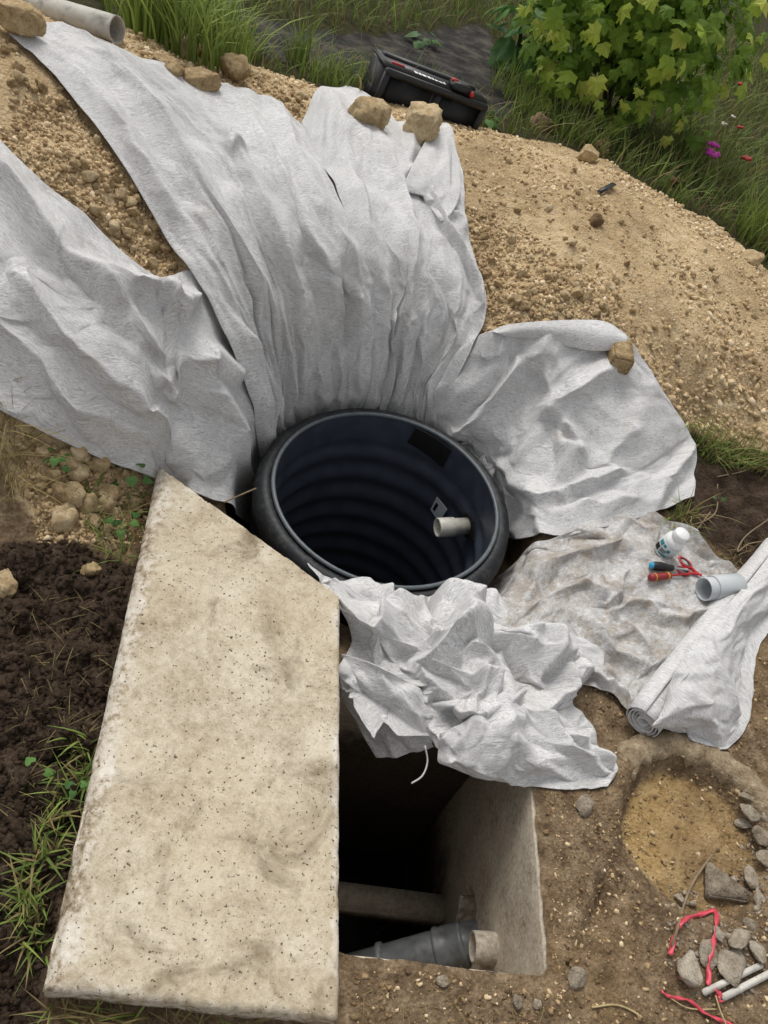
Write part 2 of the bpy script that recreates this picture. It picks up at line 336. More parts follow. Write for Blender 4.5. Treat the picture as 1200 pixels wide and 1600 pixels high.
def drape_h(x, y):
    r = np.hypot(x-TC[0], y-TC[1]); s = sm(.475, .415, r) if False else 1-sm(.415, .475, r)
    return base_h(x, y)*(1-s) - .7*s
# chamber frame: corner A is the front right inner corner, u runs back, v runs left under the slab
CA = at(848, 1525, 0)[:2]; CU = np.array([-.205, .979]); CU /= np.linalg.norm(CU); CV = np.array([-CU[1], CU[0]])
CLEN, CWID = .585, .60
def cham(x, y):
    dx, dy = x-CA[0], y-CA[1]; return dx*CU[0]+dy*CU[1], dx*CV[0]+dy*CV[1]
MH = at(1088, 1308, 0)[:2]; MH_R = .185

gx = np.concatenate([-np.geomspace(60, 2.0, 26), np.arange(-1.97, 2.25, .0125), np.geomspace(2.27, 60, 26)])
gy = np.concatenate([-np.geomspace(40, .15, 22), np.arange(-.13, 3.9, .0125), np.geomspace(3.92, 80, 60)])
GX, GY = np.meshgrid(gx, gy, indexing='ij')
DRAPE = drape_h(GX, GY)
class HF:
    """bilinear height lookup on the terrain grid"""
    def __init__(s, H): s.H = H
    def __call__(s, x, y):
        i = np.clip(np.searchsorted(gx, x)-1, 0, len(gx)-2); j = np.clip(np.searchsorted(gy, y)-1, 0, len(gy)-2)
        a = np.clip((x-gx[i])/(gx[i+1]-gx[i]), 0, 1); b = np.clip((y-gy[j])/(gy[j+1]-gy[j]), 0, 1); H = s.H
        return H[i, j]*(1-a)*(1-b)+H[i+1, j]*a*(1-b)+H[i, j+1]*(1-a)*b+H[i+1, j+1]*a*b
drape = HF(DRAPE)
def hit(pts, hf=None, off=0.0):
    """where the sight lines through picture points meet the land"""
    hf = hf or drape; pts = np.asarray(pts, float).reshape(-1, 2)
    d = _f[None] + np.outer((pts[:, 0]-600)/FPX, _R) - np.outer((pts[:, 1]-800)/FPX, _U)
    d[:, 2] = np.minimum(d[:, 2], -.02)
    T = np.linspace(1.0, 11, 1100); P = CAM + d[:, None]*T[None, :, None]
    g = P[..., 2] - hf(P[..., 0], P[..., 1]) - off; below = g < 0
    k = np.where(below.any(1), below.argmax(1), len(T)-1); k = np.maximum(k, 1); i = np.arange(len(pts))
    a = g[i, k-1]/(g[i, k-1]-g[i, k]+1e-9); t = T[k-1]+(T[k]-T[k-1])*np.clip(a, 0, 1)
    return CAM + d*t[:, None]
def poly_sd(poly, X, Y):
    """signed distance (positive inside) to a polygon on the ground plan"""
    n = len(poly); best = np.full(X.shape, 1e9); ins = np.zeros(X.shape, bool)
    for k in range(n):
        (x0, y0), (x1, y1) = poly[k], poly[(k+1) % n]; ex, ey = x1-x0, y1-y0
        t = np.clip(((X-x0)*ex+(Y-y0)*ey)/(ex*ex+ey*ey+1e-12), 0, 1)
        best = np.minimum(best, np.hypot(X-x0-t*ex, Y-y0-t*ey))
        c = ((y0 > Y) != (y1 > Y)) & (X < (x1-x0)*(Y-y0)/(y1-y0+1e-12)+x0); ins ^= c
    return np.where(ins, best, -best)
ZP = dict(
  sand=[(-300,760),(-20,700),(50,800),(90,835),(170,830),(235,790),(420,640),(570,620),(690,640),(790,700),(900,770),(1030,700),(1085,668),(1200,708),(1420,790),(1420,540),(1200,425),(1120,352),(1040,312),(960,262),(860,222),(770,205),(690,190),(600,160),(520,150),(480,135),(440,120),(380,105),(300,80),(200,50),(130,20),(0,-10),(-300,-60)],
  dark=[(-420,900),(-250,930),(-90,880),(20,850),(120,850),(205,890),(260,760),(150,1200),(90,1420),(62,1700),(-300,1750),(-420,1500),(-380,1200)],
  dark2=[(1080,720),(1200,730),(1330,760),(1330,900),(1200,905),(1150,895),(1050,800)],
  memb=[(330,-20),(420,30),(600,55),(740,40),(850,120),(790,185),(560,118),(460,100),(380,75)])
ZONE = {}
for k, pl in ZP.items():
    ZONE[k] = sm(-.05, .05, poly_sd([tuple(p[:2]) for p in hit(pl)], GX, GY))
ZONE['dark'] = np.maximum(ZONE['dark'], .8*ZONE.pop('dark2'))
rm = np.hypot(GX-MH[0], GY-MH[1]); ZONE['ochre'] = (1-sm(MH_R-.07, MH_R+.02, rm))*.95
back = [tuple(p[:2]) for p in hit([(-300,-60),(0,-10),(130,20),(300,80),(440,120),(600,160),(770,205),(860,222),(960,262),(1040,312),(1200,425),(1420,540)])]
ZONE['grassy'] = sm(-.1, .1, poly_sd(back + [(60, 2.4), (60, 80), (-60, 80), (-60, 2)], GX, GY))
ZONE['grassy'] = np.maximum(ZONE['grassy'], .9*sm(-.04, .04, poly_sd([tuple(p[:2]) for p in hit([(1060,655),(1200,700),(1330,730),(1330,770),(1200,745),(1090,740),(1050,800),(1010,800)])], GX, GY)))
fine = (GX > -1.98) & (GX < 2.26) & (GY > -.15) & (GY < 4.2)
rough_h = .016*fbm(GX*7, GY*7, 1.3, 4) + .010*np.abs(fbm(GX*26, GY*26, 8.3, 3)) + .0035*fbm(GX*45, GY*45, 4.1, 2)
sand_h = .034*fbm(GX*4, GY*4, 7.7, 3)+.014*np.abs(noise(GX*11, GY*11, 12.3)) + .016*np.abs(fbm(GX*22, GY*22, 2.2, 3)) + .006*fbm(GX*50, GY*50, 6.1, 2)
clod = .045*(.5-np.abs(noise(GX*8, GY*8, 3.3))*2) + .034*(.45-np.abs(noise(GX*19, GY*19, 9.3))*2) + .016*(.4-np.abs(noise(GX*42, GY*42, 5.3))*2)
REAL = base_h(GX, GY)
REAL = REAL + np.where(fine, rough_h*(1-ZONE['dark'])*(1-ZONE['sand']) + sand_h*ZONE['sand'] + clod*ZONE['dark'], 0)
REAL = REAL - (.032-.018*fbm(GX*16, GY*16, 4.4, 3))*(1-sm(MH_R-.03, MH_R+.01, rm)) + .018*np.exp(-((rm-MH_R-.03)/.03)**2)
for (tx, ty, dp_, wx, wy, an) in ((950, 1390, .045, .022, .10, -.35), (985, 1290, .02, .02, .07, -.2)):   # worn hollows beside the buried ring
    g1 = at(tx, ty, 0); ca_, sa_ = math.cos(an), math.sin(an); X_ = (GX-g1[0])*ca_+(GY-g1[1])*sa_; Y_ = -(GX-g1[0])*sa_+(GY-g1[1])*ca_
    REAL -= dp_*np.exp(-(X_/wx)**2-(Y_/wy)**2)*(1+.8*noise(GX*30, GY*30, 1.))
cu, cv = cham(GX, GY)
ch_d = np.maximum(np.maximum(-cu, cu-CLEN), np.maximum(-cv, cv-CWID))       # distance outside the opening
near_ch = np.exp(-(np.maximum(ch_d, 0)/.10)**2)
REAL = REAL*(1-near_ch) + near_ch*(.014 + .006*fbm(GX*30, GY*30, 3.1, 2) + .012*sm(.0, .07, ch_d))
r_t = np.hypot(GX-TC[0], GY-TC[1]); pit = 1-sm(.43, .475, r_t + .015*noise(GX*9, GY*9, 8.8))
REAL = REAL*(1-pit) + -1.28*pit
lim = .005+.007*noise(GX*26, GY*26, 1.7)+.003*noise(GX*60, GY*60, 2.7); hole0 = ch_d < lim; hole = ch_d < lim-.019
real = HF(np.where(hole0, -1.2, REAL))
COLL = np.maximum(DRAPE, np.where(hole0, -1.2, REAL))
for ax_ in (0, 1): COLL = np.maximum(COLL, np.maximum(np.roll(COLL, 1, ax_), np.roll(COLL, -1, ax_)))
coll = HF(COLL)
F4 = grid_faces(len(gx), len(gy))[:, ::-1]
F4 = F4[~hole.ravel()[F4].any(1)]
nb = hole0 & ~hole     # lay the ground's edge on to the lip of the chamber
mv = np.where(nb, ch_d-lim, 0)
gu = np.where(-cu >= ch_d-1e-9, -1., np.where(cu-CLEN >= ch_d-1e-9, 1., 0)); gv = np.where(gu == 0, np.where(-cv >= ch_d-1e-9, -1., 1.), 0)
PX = GX-mv*(gu*CU[0]+gv*CV[0]); PY = GY-mv*(gu*CU[1]+gv*CV[1])
V = np.stack([PX, PY, REAL], -1).reshape(-1, 3)
ground = bpy.data.objects.new('ground', meshdata('ground', V, F4, M['ground'])); link(ground)
for k, z in ZONE.items():
    a = ground.data.attributes.new(k, 'FLOAT', 'POINT'); a.data.foreach_set('value', z.astype(np.float32).ravel())
tag(ground, 'dug-over garden ground with sandy spoil heaps around the pit', kind='structure')

# ------------------------------------------------------------------ tank
tank = empty('septic_tank', (TC[0], TC[1], -1.25), label='black ribbed plastic tank standing open in the lined pit', cat='tank')
T0 = (TC[0], TC[1], 0)
pr = [(R_IN, .004)]
for i in range(161):
    z = -.008*i
    amp = .0065*sm(.10, .16, -z)
    pr.append((R_IN+.004+amp*math.sin((-z-.10)*2*math.pi/.105), z))
pr.append((0.001, -1.285))
v, f_ = lathe_vf(T0, (0, 0, 1), pr, 112); mo('inner_wall', v, [q[::-1] for q in f_][::-1], M['tank'], tank)
pr = [(R_IN+.012, -.006), (R_IN+.016, -.003), (R_IN+.026, .0), (R_IN+.040, -.005), (R_IN+.052, -.018), (R_OUT-.003, -.036), (R_OUT, -.06), (R_OUT-.003, -.10), (R_OUT-.014, -.13)]
for i in range(100): pr.append((R_OUT-.018+.013*math.sin(i*.01*2*math.pi*9), -.14-.0114*i))
v, f_ = lathe_vf(T0, (0, 0, 1), pr, 112); mo('outer_shell', v, f_, M['tankout'], tank)
a = np.linspace(0, 2*np.pi, 12, endpoint=False)
pr = [(R_IN+.006+.0065*math.cos(t), .002+.0065*math.sin(t)) for t in a]
v, f_ = lathe_vf(T0, (0, 0, 1), pr, 112, close=True); mo('rim_lip', v, f_, M['lip'], tank)
def on_cyl(px, py, r):
    """far-side point of a tank-wide cylinder on a sight line"""
    d = ray(px, py); o = CAM[:2]-TC; A = d[0]**2+d[1]**2; B = 2*np.dot(o, d[:2]); Cc = np.dot(o, o)-r*r
    return CAM + d*((-B+math.sqrt(B*B-4*A*Cc))/(2*A))
def cyl_patch(name, pxs, r, thick, mat, parent, n=10):
    q = [on_cyl(*p, r) for p in pxs]; ang = [math.atan2(p[1]-TC[1], p[0]-TC[0]) for p in q]; zz = [p[2] for p in q]; V = []; N = n+1
    for rr in (r, r-thick):
        for j in range(4):
            for i in range(N):
                s, t = i/n, j/3
                aa = (ang[0]*(1-s)+ang[1]*s)*(1-t)+(ang[3]*(1-s)+ang[2]*s)*t; z = (zz[0]*(1-s)+zz[1]*s)*(1-t)+(zz[3]*(1-s)+zz[2]*s)*t
                V.append((TC[0]+rr*math.cos(aa), TC[1]+rr*math.sin(aa), z))
    F = []
    for L in (0, 4*N):
        for j in range(3):
            for i in range(n): F.append([L+j*N+i, L+j*N+i+1, L+j*N+N+i+1, L+j*N+N+i][::1 if L else -1])
    ring = [i for i in range(N)] + [j*N+n for j in range(1, 4)] + [3*N+i for i in range(n-1, -1, -1)] + [j*N for j in (2, 1)]
    for k in range(len(ring)):
        a_, b_ = ring[k], ring[(k+1) % len(ring)]; F.append([a_, b_, b_+4*N, a_+4*N])
    o = mo(name, V, F, mat, parent, False); return o
tag(cyl_patch('rubber_pad', [(651,667), (706,702), (692,730), (637,690)], R_IN-.001, .006, M['rubber'], tank), 'matt black rectangular pad high on the inner wall')
tag(cyl_patch('sticker', [(683,776), (699,796), (686,817), (673,796)], R_IN-.016, .002, M['greyprint'], tank), 'small grey printed sticker on the tank wall')
for q in ([(682,785), (685,789), (679,799), (676,795)],):
    cyl_patch('print_block', q, R_IN-.0185, .001, M['rubber'], [c for c in tank.children if c.name.startswith('sticker')][0], 3)
# inlet pipe stub through the wall
pw = on_cyl(733, 822, R_IN-.002); inw = np.append(TC-pw[:2], 0); inw /= np.linalg.norm(inw)
pe = on_plane(697, 820, pw, np.cross(np.cross(_f, inw), inw)); dirp = np.array([pe[0]-pw[0], pe[1]-pw[1], 0]); Lp = .115
dirp = .75*inw + .25*dirp/np.linalg.norm(dirp); dirp[2] = .0; dirp /= np.linalg.norm(dirp); rp = .0285
v, f_ = lathe_vf(pw-dirp*.03, dirp, [(rp-.004, .005), (rp, 0), (rp, .085), (rp+.0035, .088), (rp+.0035, Lp+.028), (rp+.002, Lp+.03), (rp-.001, Lp+.03), (rp-.003, Lp+.02), (rp-.004, .02)], 40)
tag(mo('inlet_pipe', v, f_, M['pvcw'], tank), 'pale plastic pipe stub poking into the tank')
cyl_patch('cut_out', [(728,800), (742,815), (741,845), (727,838)], R_IN-.006, .004, M['rubber'], tank)

# ------------------------------------------------------------------ chamber
def P2(u, v, z): return np.array([CA[0]+CU[0]*u+CV[0]*v, CA[1]+CU[1]*u+CV[1]*v, z])
chamber = empty('concrete_chamber', P2(CLEN/2, CWID/2, -1.2), label='open rectangular concrete inspection chamber with dark sludgy bottom', cat='chamber')
TH = .09; u3 = np.append(CU, 0); v3 = np.append(CV, 0); zz = np.array([0, 0, 1.])
def grid_wall(name, o, ax, ay, n, m, nrm, amp, mat, parent, th=TH):
    """slab whose visible face is a fine grid with a worn surface and a ragged upper edge"""
    s = np.linspace(0, 1, n); t = np.linspace(0, 1, m); S, T = np.meshgrid(s, t, indexing='ij')
    p = o + S[..., None]*ax + T[..., None]*ay
    d = amp*fbm(p[..., 0]*30, p[..., 1]*30, p[..., 2]*30, 3)
    edge = sm(.975, 1., T); d = d*(1-edge) - .005*edge*(.6+np.abs(noise(p[..., 0]*40, p[..., 1]*40, 2.)))
    p = p + d[..., None]*nrm
    b = o + S[..., None]*ax + T[..., None]*ay - nrm*th
    V = np.concatenate([p.reshape(-1, 3), b.reshape(-1, 3)]); F = grid_faces(n, m).tolist(); k = n*m
    F += [[q+k for q in g][::-1] for g in F]
    ring = [(i, 0) for i in range(n)] + [(n-1, j) for j in range(1, m)] + [(i, m-1) for i in range(n-2, -1, -1)] + [(0, j) for j in range(m-2, 0, -1)]
    for i in range(len(ring)):
        a_ = ring[i][0]*m+ring[i][1]; b_ = ring[(i+1) % len(ring)]; b_ = b_[0]*m+b_[1]; F.append([b_, a_, a_+k, b_+k])
    o_ = mo(name, V, F, mat, parent, True)
    bm = bmesh.new(); bm.from_mesh(o_.data); bmesh.ops.recalc_face_normals(bm, faces=bm.faces); bm.to_mesh(o_.data); bm.free()
    return o_
zt = .006
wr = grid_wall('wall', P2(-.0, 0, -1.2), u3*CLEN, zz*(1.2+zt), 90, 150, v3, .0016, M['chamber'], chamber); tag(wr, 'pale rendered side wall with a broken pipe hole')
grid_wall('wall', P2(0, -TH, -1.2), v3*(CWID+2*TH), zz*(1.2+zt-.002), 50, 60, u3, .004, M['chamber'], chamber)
grid_wall('wall', P2(CLEN, -TH, -1.2), v3*(CWID+2*TH), zz*(1.2+zt-.003), 50, 60, -u3, .004, M['chamber_shade'], chamber)  # back and left walls have the chamber's shade painted into their colour
grid_wall('wall', P2(0, CWID, -1.2), u3*CLEN, zz*(1.2+zt-.001), 50, 60, -v3, .004, M['chamber_shade'], chamber)
v = [P2(-TH, -TH, -1.2), P2(CLEN+TH, -TH, -1.2), P2(CLEN+TH, CWID+TH, -1.2), P2(-TH, CWID+TH, -1.2)]
mo('floor', v + [p-zz*.1 for p in v], [[0,1,2,3],[7,6,5,4],[0,4,5,1],[1,5,6,2],[2,6,7,3],[3,7,4,0]], M['water'], chamber, False)
pb = at(600, 1412, -.68); bu, bv = cham(pb[0], pb[1])
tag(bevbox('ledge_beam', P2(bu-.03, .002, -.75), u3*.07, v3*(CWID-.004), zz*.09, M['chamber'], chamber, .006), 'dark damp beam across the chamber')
# broken hole for the pipes
hp = on_plane(728, 1430, P2(0, 0, 0), v3)
bm = bmesh.new(); bmesh.ops.create_icosphere(bm, subdivisions=4, radius=1)
for q in bm.verts:
    c = np.array(q.co[:]); k = 1+.35*float(fbm(c[0]*2, c[1]*2, c[2]*2, 3))
    p = hp + u3*c[0]*.065*k + v3*c[1]*.07*k + zz*c[2]*.08*k; q.co = p
cut = bm_obj('cutter', bm, None); bo = wr.modifiers.new('hole', 'BOOLEAN'); bo.operation = 'DIFFERENCE'; bo.object = cut; bo.solver = 'EXACT'
bpy.context.view_layer.update(); dg = bpy.context.evaluated_depsgraph_get()
nm = bpy.data.meshes.new_from_object(wr.evaluated_get(dg)); wr.modifiers.clear(); wr.data = nm; bpy.data.objects.remove(cut)
# grey drain: joint emerges from the hole, sleeve, then a taper dropping to the left
dp = empty('drain_pipe', hp, label='dirty grey plastic drain pipe with sleeve joint inside the chamber', cat='pipe')
d0 = on_plane(738, 1470, P2(0, 0, 0), v3); d1 = at(578, 1512, d0[2]-.13); ax = d1-d0; Ld = np.linalg.norm(ax)+.05; ax /= np.linalg.norm(ax); s0 = d0-ax*.06; rg = .046
v, f_ = lathe_vf(s0, ax, [(rg-.004, .01), (rg, 0), (rg, .10), (rg+.001, .15), (rg-.002, Ld+.09), (rg-.006, Ld+.09)], 48); mo('pipe_body', v, f_, M['greypipe'], dp)
for hh, wd in ((.08, .075), ):
    v, f_ = lathe_vf(s0, ax, [(rg, hh-.002), (rg+.006, hh), (rg+.0075, hh+.004), (rg+.0075, hh+.01), (rg+.005, hh+.013), (rg+.005, hh+wd-.013), (rg+.0075, hh+wd-.01), (rg+.0075, hh+wd-.004), (rg+.006, hh+wd), (rg, hh+wd+.002)], 48)
    mo('sleeve', v, f_, M['greypipe'], dp)
v, f_ = lathe_vf(s0+ax*(Ld-.03), ax, [(rg-.002, -.003), (rg+.006, 0), (rg+.006, .012), (rg-.002, .015)], 48); mo('ring_joint', v, f_, M['greypipe'], dp)
cs = on_plane(772, 1482, P2(0, 0, 0), v3); rs = .035; sx = v3*.95+.15*ax; sx /= np.linalg.norm(sx)
v, f_ = lathe_vf(cs-sx*.03, sx, [(rs-.007, .0), (rs, 0), (rs+.001, .05), (rs, .080), (rs-.002, .083), (rs-.005, .082), (rs-.007, .05)], 40)
stub = tag(mo('pipe_stub', v, f_, M['cement']), 'stubby grey cement pipe end jutting from the chamber wall', 'pipe')

# ------------------------------------------------------------------ concrete slab lid
SQ = [at(65,1545,.092), at(247,724,.108), at(532,930,.088), at(530,1595,.088)]
n, m = 130, 90; S, T = np.meshgrid(np.linspace(0, 1, n), np.linspace(0, 1, m), indexing='ij')
left = SQ[0]*(1-S[..., None])+SQ[1]*S[..., None]; right = SQ[3]*(1-S[..., None])+SQ[2]*S[..., None]
p = left*(1-T[..., None])+right*T[..., None]
dl, dr, db, dt_ = T*.52, (1-T)*.52, S*1.0, (1-S)*1.0
nz = fbm(p[..., 0]*14, p[..., 1]*14, 2.2, 4)
ed = np.minimum(np.minimum(dl, dr), np.minimum(db, dt_))
bw = np.where(dl <= ed+1e-6, .026, .0045)*(1+.6*nz); drop = np.clip(1-ed/np.maximum(bw, .004), 0, 1)
dd = np.where(dl <= ed+1e-6, .024, .008); p[..., 2] += .0016*fbm(p[..., 0]*25, p[..., 1]*25, 5.5, 3) - dd*drop**1.5 - .022*(1-sm(0, .022, ed))*np.clip(fbm(p[..., 0]*28, p[..., 1]*28, 9.1, 3)-.08, 0, 1)
shr = .0035*nz*(1-sm(0, .012, ed)); cen = p.reshape(-1, 3).mean(0); dirc = p-cen; dirc[..., 2] = 0; dirc /= np.linalg.norm(dirc, axis=-1)[..., None]+1e-9; p = p+dirc*shr[..., None]
ring = [(i, 0) for i in range(n)] + [(n-1, j) for j in range(1, m)] + [(i, m-1) for i in range(n-2, -1, -1)] + [(0, j) for j in range(m-2, 0, -1)]
V = p.reshape(-1, 3); F = grid_faces(n, m)[:, ::-1].tolist(); k = len(V); rv = np.array([V[i*m+j] for i, j in ring])
low = [rv.copy() for _ in range(3)]
for q, zf in enumerate((.068, .045, .026)):
    low[q][:, 2] = zf + .003*noise(rv[:, 0]*40, rv[:, 1]*40, q*3.3); nn = .005*fbm(rv[:, 0]*30, rv[:, 1]*30, q*2.1+1, 3); dc = rv-cen; dc[:, 2] = 0; dc /= np.linalg.norm(dc, axis=1)[:, None]; low[q][:, :2] += (dc*nn[:, None])[:, :2]
V = np.concatenate([V]+low); nr = len(ring)
for q in range(3):
    for i in range(nr):
        j = (i+1) % nr
        a_, b_ = (ring[i][0]*m+ring[i][1], ring[j][0]*m+ring[j][1]) if q == 0 else (k+(q-1)*nr+i, k+(q-1)*nr+j)
        F.append([a_, b_, k+q*nr+j, k+q*nr+i])
F.append([k+2*nr+i for i in range(nr)])
slab = mo('concrete_slab', V, F, M['slab']); tag(slab, 'large weathered beige concrete cover slab lying beside the tank', 'slab')
ea = np.concatenate([np.maximum(1-sm(.0, .085, dl*(1+.35*nz)), .55*(1-sm(0, .04, np.minimum(dr, np.minimum(db, dt_))))).ravel(), np.full(3*nr, .8)])
at_ = slab.data.attributes.new('edge', 'FLOAT', 'POINT'); at_.data.foreach_set('value', ea.astype(np.float32))
bm = bmesh.new(); bm.from_mesh(slab.data); bmesh.ops.recalc_face_normals(bm, faces=bm.faces); bm.to_mesh(slab.data); bm.free()

# ------------------------------------------------------------------ cloth
def crom(A, n):
    """Catmull-Rom resampling of the first axis to n samples"""
    A = np.asarray(A, float); k = len(A); t = np.linspace(0, k-1, n); i = np.clip(np.floor(t).astype(int), 0, k-2); f = (t-i).reshape((-1,)+(1,)*(A.ndim-1))
    g = lambda j: A[np.clip(j, 0, k-1)]
    p0 = np.where((i-1 < 0).reshape(f.shape), 2*g(0)-g(1)*np.ones_like(g(i)), g(i-1)); p3 = np.where((i+2 > k-1).reshape(f.shape), 2*g(k-1)-g(k-2)*np.ones_like(g(i)), g(i+2)); p1, p2 = g(i), g(i+1)
    return .5*(2*p1+(p2-p0)*f+(2*p0-5*p1+4*p2-p3)*f**2+(3*p1-p0-3*p2+p3)*f**3)
def resample(G, n, m): return np.swapaxes(crom(np.swapaxes(crom(G, n), 0, 1), m), 0, 1)
def normals(X):
    du = np.gradient(X, axis=0); dv = np.gradient(X, axis=1); N = np.cross(du, dv); N /= np.linalg.norm(N, axis=-1)[..., None]+1e-12
    return np.where((N[..., 2] < 0)[..., None], -N, N)
def relax(X0, rest0, exu, exv, steps, hf, pin=None, grav=.0006, pull=.01, seed=0, kick=.012, fu=6, fv=2, bend=.25, eps=.004, sub=4):
    """position based cloth: rest lengths longer than the laid-out shape buckle into folds"""
    n, m, _ = X0.shape; X = X0.copy(); N = normals(X0)
    uu, vv = np.meshgrid(np.linspace(0, 1, n), np.linspace(0, 1, m), indexing='ij')
    X += N*(kick*np.abs(fbm(uu*fv+seed*3.1, vv*fu+seed*1.7, seed*.77, 3)))[..., None]
    V = np.zeros_like(X); L = lambda a, b: np.linalg.norm(a-b, axis=-1)
    cons = []
    def addc(di, dj, sc, k):
        i0 = (slice(None, n-di or None), slice(None, m-dj) if dj > 0 else slice(-dj, None)); i1 = (slice(di, None), slice(dj, None) if dj >= 0 else slice(None, dj))
        A, B = rest0[i0], rest0[i1]; cons.append((i0, i1, L(A, B)*sc, k))
    addc(1, 0, exv, 1.); addc(0, 1, exu, 1.)
    es = math.sqrt(.5*(np.mean(exu)**2+np.mean(exv)**2)); addc(1, 1, es, .35); addc(1, -1, es, .35)
    addc(2, 0, 1.0*np.mean(exv), bend*.5); addc(0, 2, 1.0*np.mean(exu), bend*.5)
    pm = np.zeros((n, m)) if pin is None else pin
    free = (1-pm)[..., None]
    acc = np.zeros_like(X); cnt = np.zeros((n, m, 1))
    for s in range(steps):
        V *= .92; V[..., 2] -= grav; X += V*free; Xp = X.copy()
        X += pull*(X0-X)
        for it in range(sub):
            acc[:] = 0; cnt[:] = 1e-9
            for i0, i1, l0, k in cons:
                d = X[i1]-X[i0]; ln = np.linalg.norm(d, axis=-1)+1e-12; c = (k*.5*(ln-l0)/ln)[..., None]*d
                acc[i0] += c; acc[i1] -= c; cnt[i0] += k; cnt[i1] += k
            X += 1.6*acc/cnt*free
        if hf is not None:
            h = hf(X[..., 0], X[..., 1])+eps; e = .006
            pen = h-X[..., 2]; gx_ = (hf(X[..., 0]+e, X[..., 1])-h+eps)/e; gy_ = (hf(X[..., 0], X[..., 1]+e)-h+eps)/e
            nn = np.stack([-gx_, -gy_, np.ones_like(gx_)], -1); ln = np.linalg.norm(nn, axis=-1); nn /= ln[..., None]
            X += np.where(pen > 0, np.minimum(pen/ln, .03), 0)[..., None]*nn
        V = np.clip((X-Xp) + V*.0, -.01, .01)*.6
    return X
def sheet(name, X, mat, thick=.0022, parent=None, uvs=None, sub=1):
    n, m, _ = X.shape
    lu = np.concatenate([[0], np.cumsum(np.linalg.norm(np.diff(X, axis=1), axis=-1).mean(0))]); lv = np.concatenate([[0], np.cumsum(np.linalg.norm(np.diff(X, axis=0), axis=-1).mean(1))])
    o = mo(name, X.reshape(-1, 3), grid_faces(n, m)[:, ::-1], mat, parent, True)
    UV = np.stack(np.meshgrid(lv, lu, indexing='ij'), -1).reshape(-1, 2)[:, ::-1]
    ul = o.data.uv_layers.new(name='UVMap'); li = np.empty(len(o.data.loops), np.int32); o.data.loops.foreach_get('vertex_index', li)
    ul.data.foreach_set('uv', UV[li].astype(np.float32).ravel())
    so = o.modifiers.new('thickness', 'SOLIDIFY'); so.thickness = thick; so.offset = 0
    if sub:
        ss = o.modifiers.new('smooth', 'SUBSURF'); ss.levels = sub; ss.render_levels = sub
    return o
def lay(rows, off=.012, hf=None):
    rows = np.array(rows, float); k = rows.shape
    P = hit(rows[..., :2], hf, off).reshape(k[0], k[1], 3)
    return P
COVER = np.zeros(GX.shape, bool)
def cover(X):
    i = np.clip(np.searchsorted(gx, X[..., 0]), 0, len(gx)-1); j = np.clip(np.searchsorted(gy, X[..., 1]), 0, len(gy)-1); COVER[i, j] = True
def covered(P, grow=0):
    C_ = COVER.copy()
    for _ in range(1):
        C_ = C_ & np.roll(C_, 1, 0) & np.roll(C_, -1, 0) & np.roll(C_, 1, 1) & np.roll(C_, -1, 1)
    i = np.clip(np.searchsorted(gx, P[:, 0]), 0, len(gx)-1); j = np.clip(np.searchsorted(gy, P[:, 1]), 0, len(gy)-1); return C_[i, j]
def pushout(X, eps, it=3):
    for _ in range(it):
        h = coll(X[..., 0], X[..., 1])+eps; e = .008; pen = h-X[..., 2]
        nn = np.stack([-(coll(X[..., 0]+e, X[..., 1])+eps-h)/e, -(coll(X[..., 0], X[..., 1]+e)+eps-h)/e, np.ones_like(h)], -1); ln = np.linalg.norm(nn, axis=-1); nn /= ln[..., None]
        X = X+np.where(pen > 0, np.minimum(pen/ln, .05), 0)[..., None]*nn
    return X
def fold(t, a=.7):
    """one lop-sided pleat per unit: slow rise, quick fall, slightly rounded crest"""
    t = t-np.floor(t); p = np.where(t < a, t/a, (1-t)/(1-a)); return .5*(1-(1-p)**1.2)+.5*p**1.3
def blur(h, k):
    for _ in range(k):
        p = np.pad(h, 1, mode='edge'); h = (p[1:-1, 1:-1]*4+p[:-2, 1:-1]+p[2:, 1:-1]+p[1:-1, :-2]+p[1:-1, 2:])/8
    return h
def crumple(X, waves, seed, k=2, N=None):
    """creases laid over a cloth: (angle, wavelength m, height m, how patchy)"""
    n, m, _ = X.shape; L0 = np.linalg.norm(np.diff(X, axis=1), axis=-1).mean()*m; L1 = np.linalg.norm(np.diff(X, axis=0), axis=-1).mean()*n
    v, u = np.meshgrid(np.linspace(0, L1, n), np.linspace(0, L0, m), indexing='ij'); h = np.zeros((n, m))
    for i, (an, wl, am, pa) in enumerate(waves):
        an = math.radians(an); w1 = (u*math.cos(an)+v*math.sin(an))/wl + .55*noise(u/wl*.45+seed, v/wl*.45, i*3.3) + .35*noise(u*3, v*3, seed+i)
        msk = np.clip(.5+pa*2.2*noise(u*2.6+seed*2, v*2.6+i*7.7, seed*.9+i), 0, 1) if pa else 1.
        cell = np.floor(w1); vary = .55+.45*np.sin(cell*12.9898+i*4.1)
        h += am*msk*fold(w1, .5+.25*math.sin(i*2.1+seed))*np.abs(vary)
    return X+(normals(X) if N is None else N)*blur(h, k)[..., None]
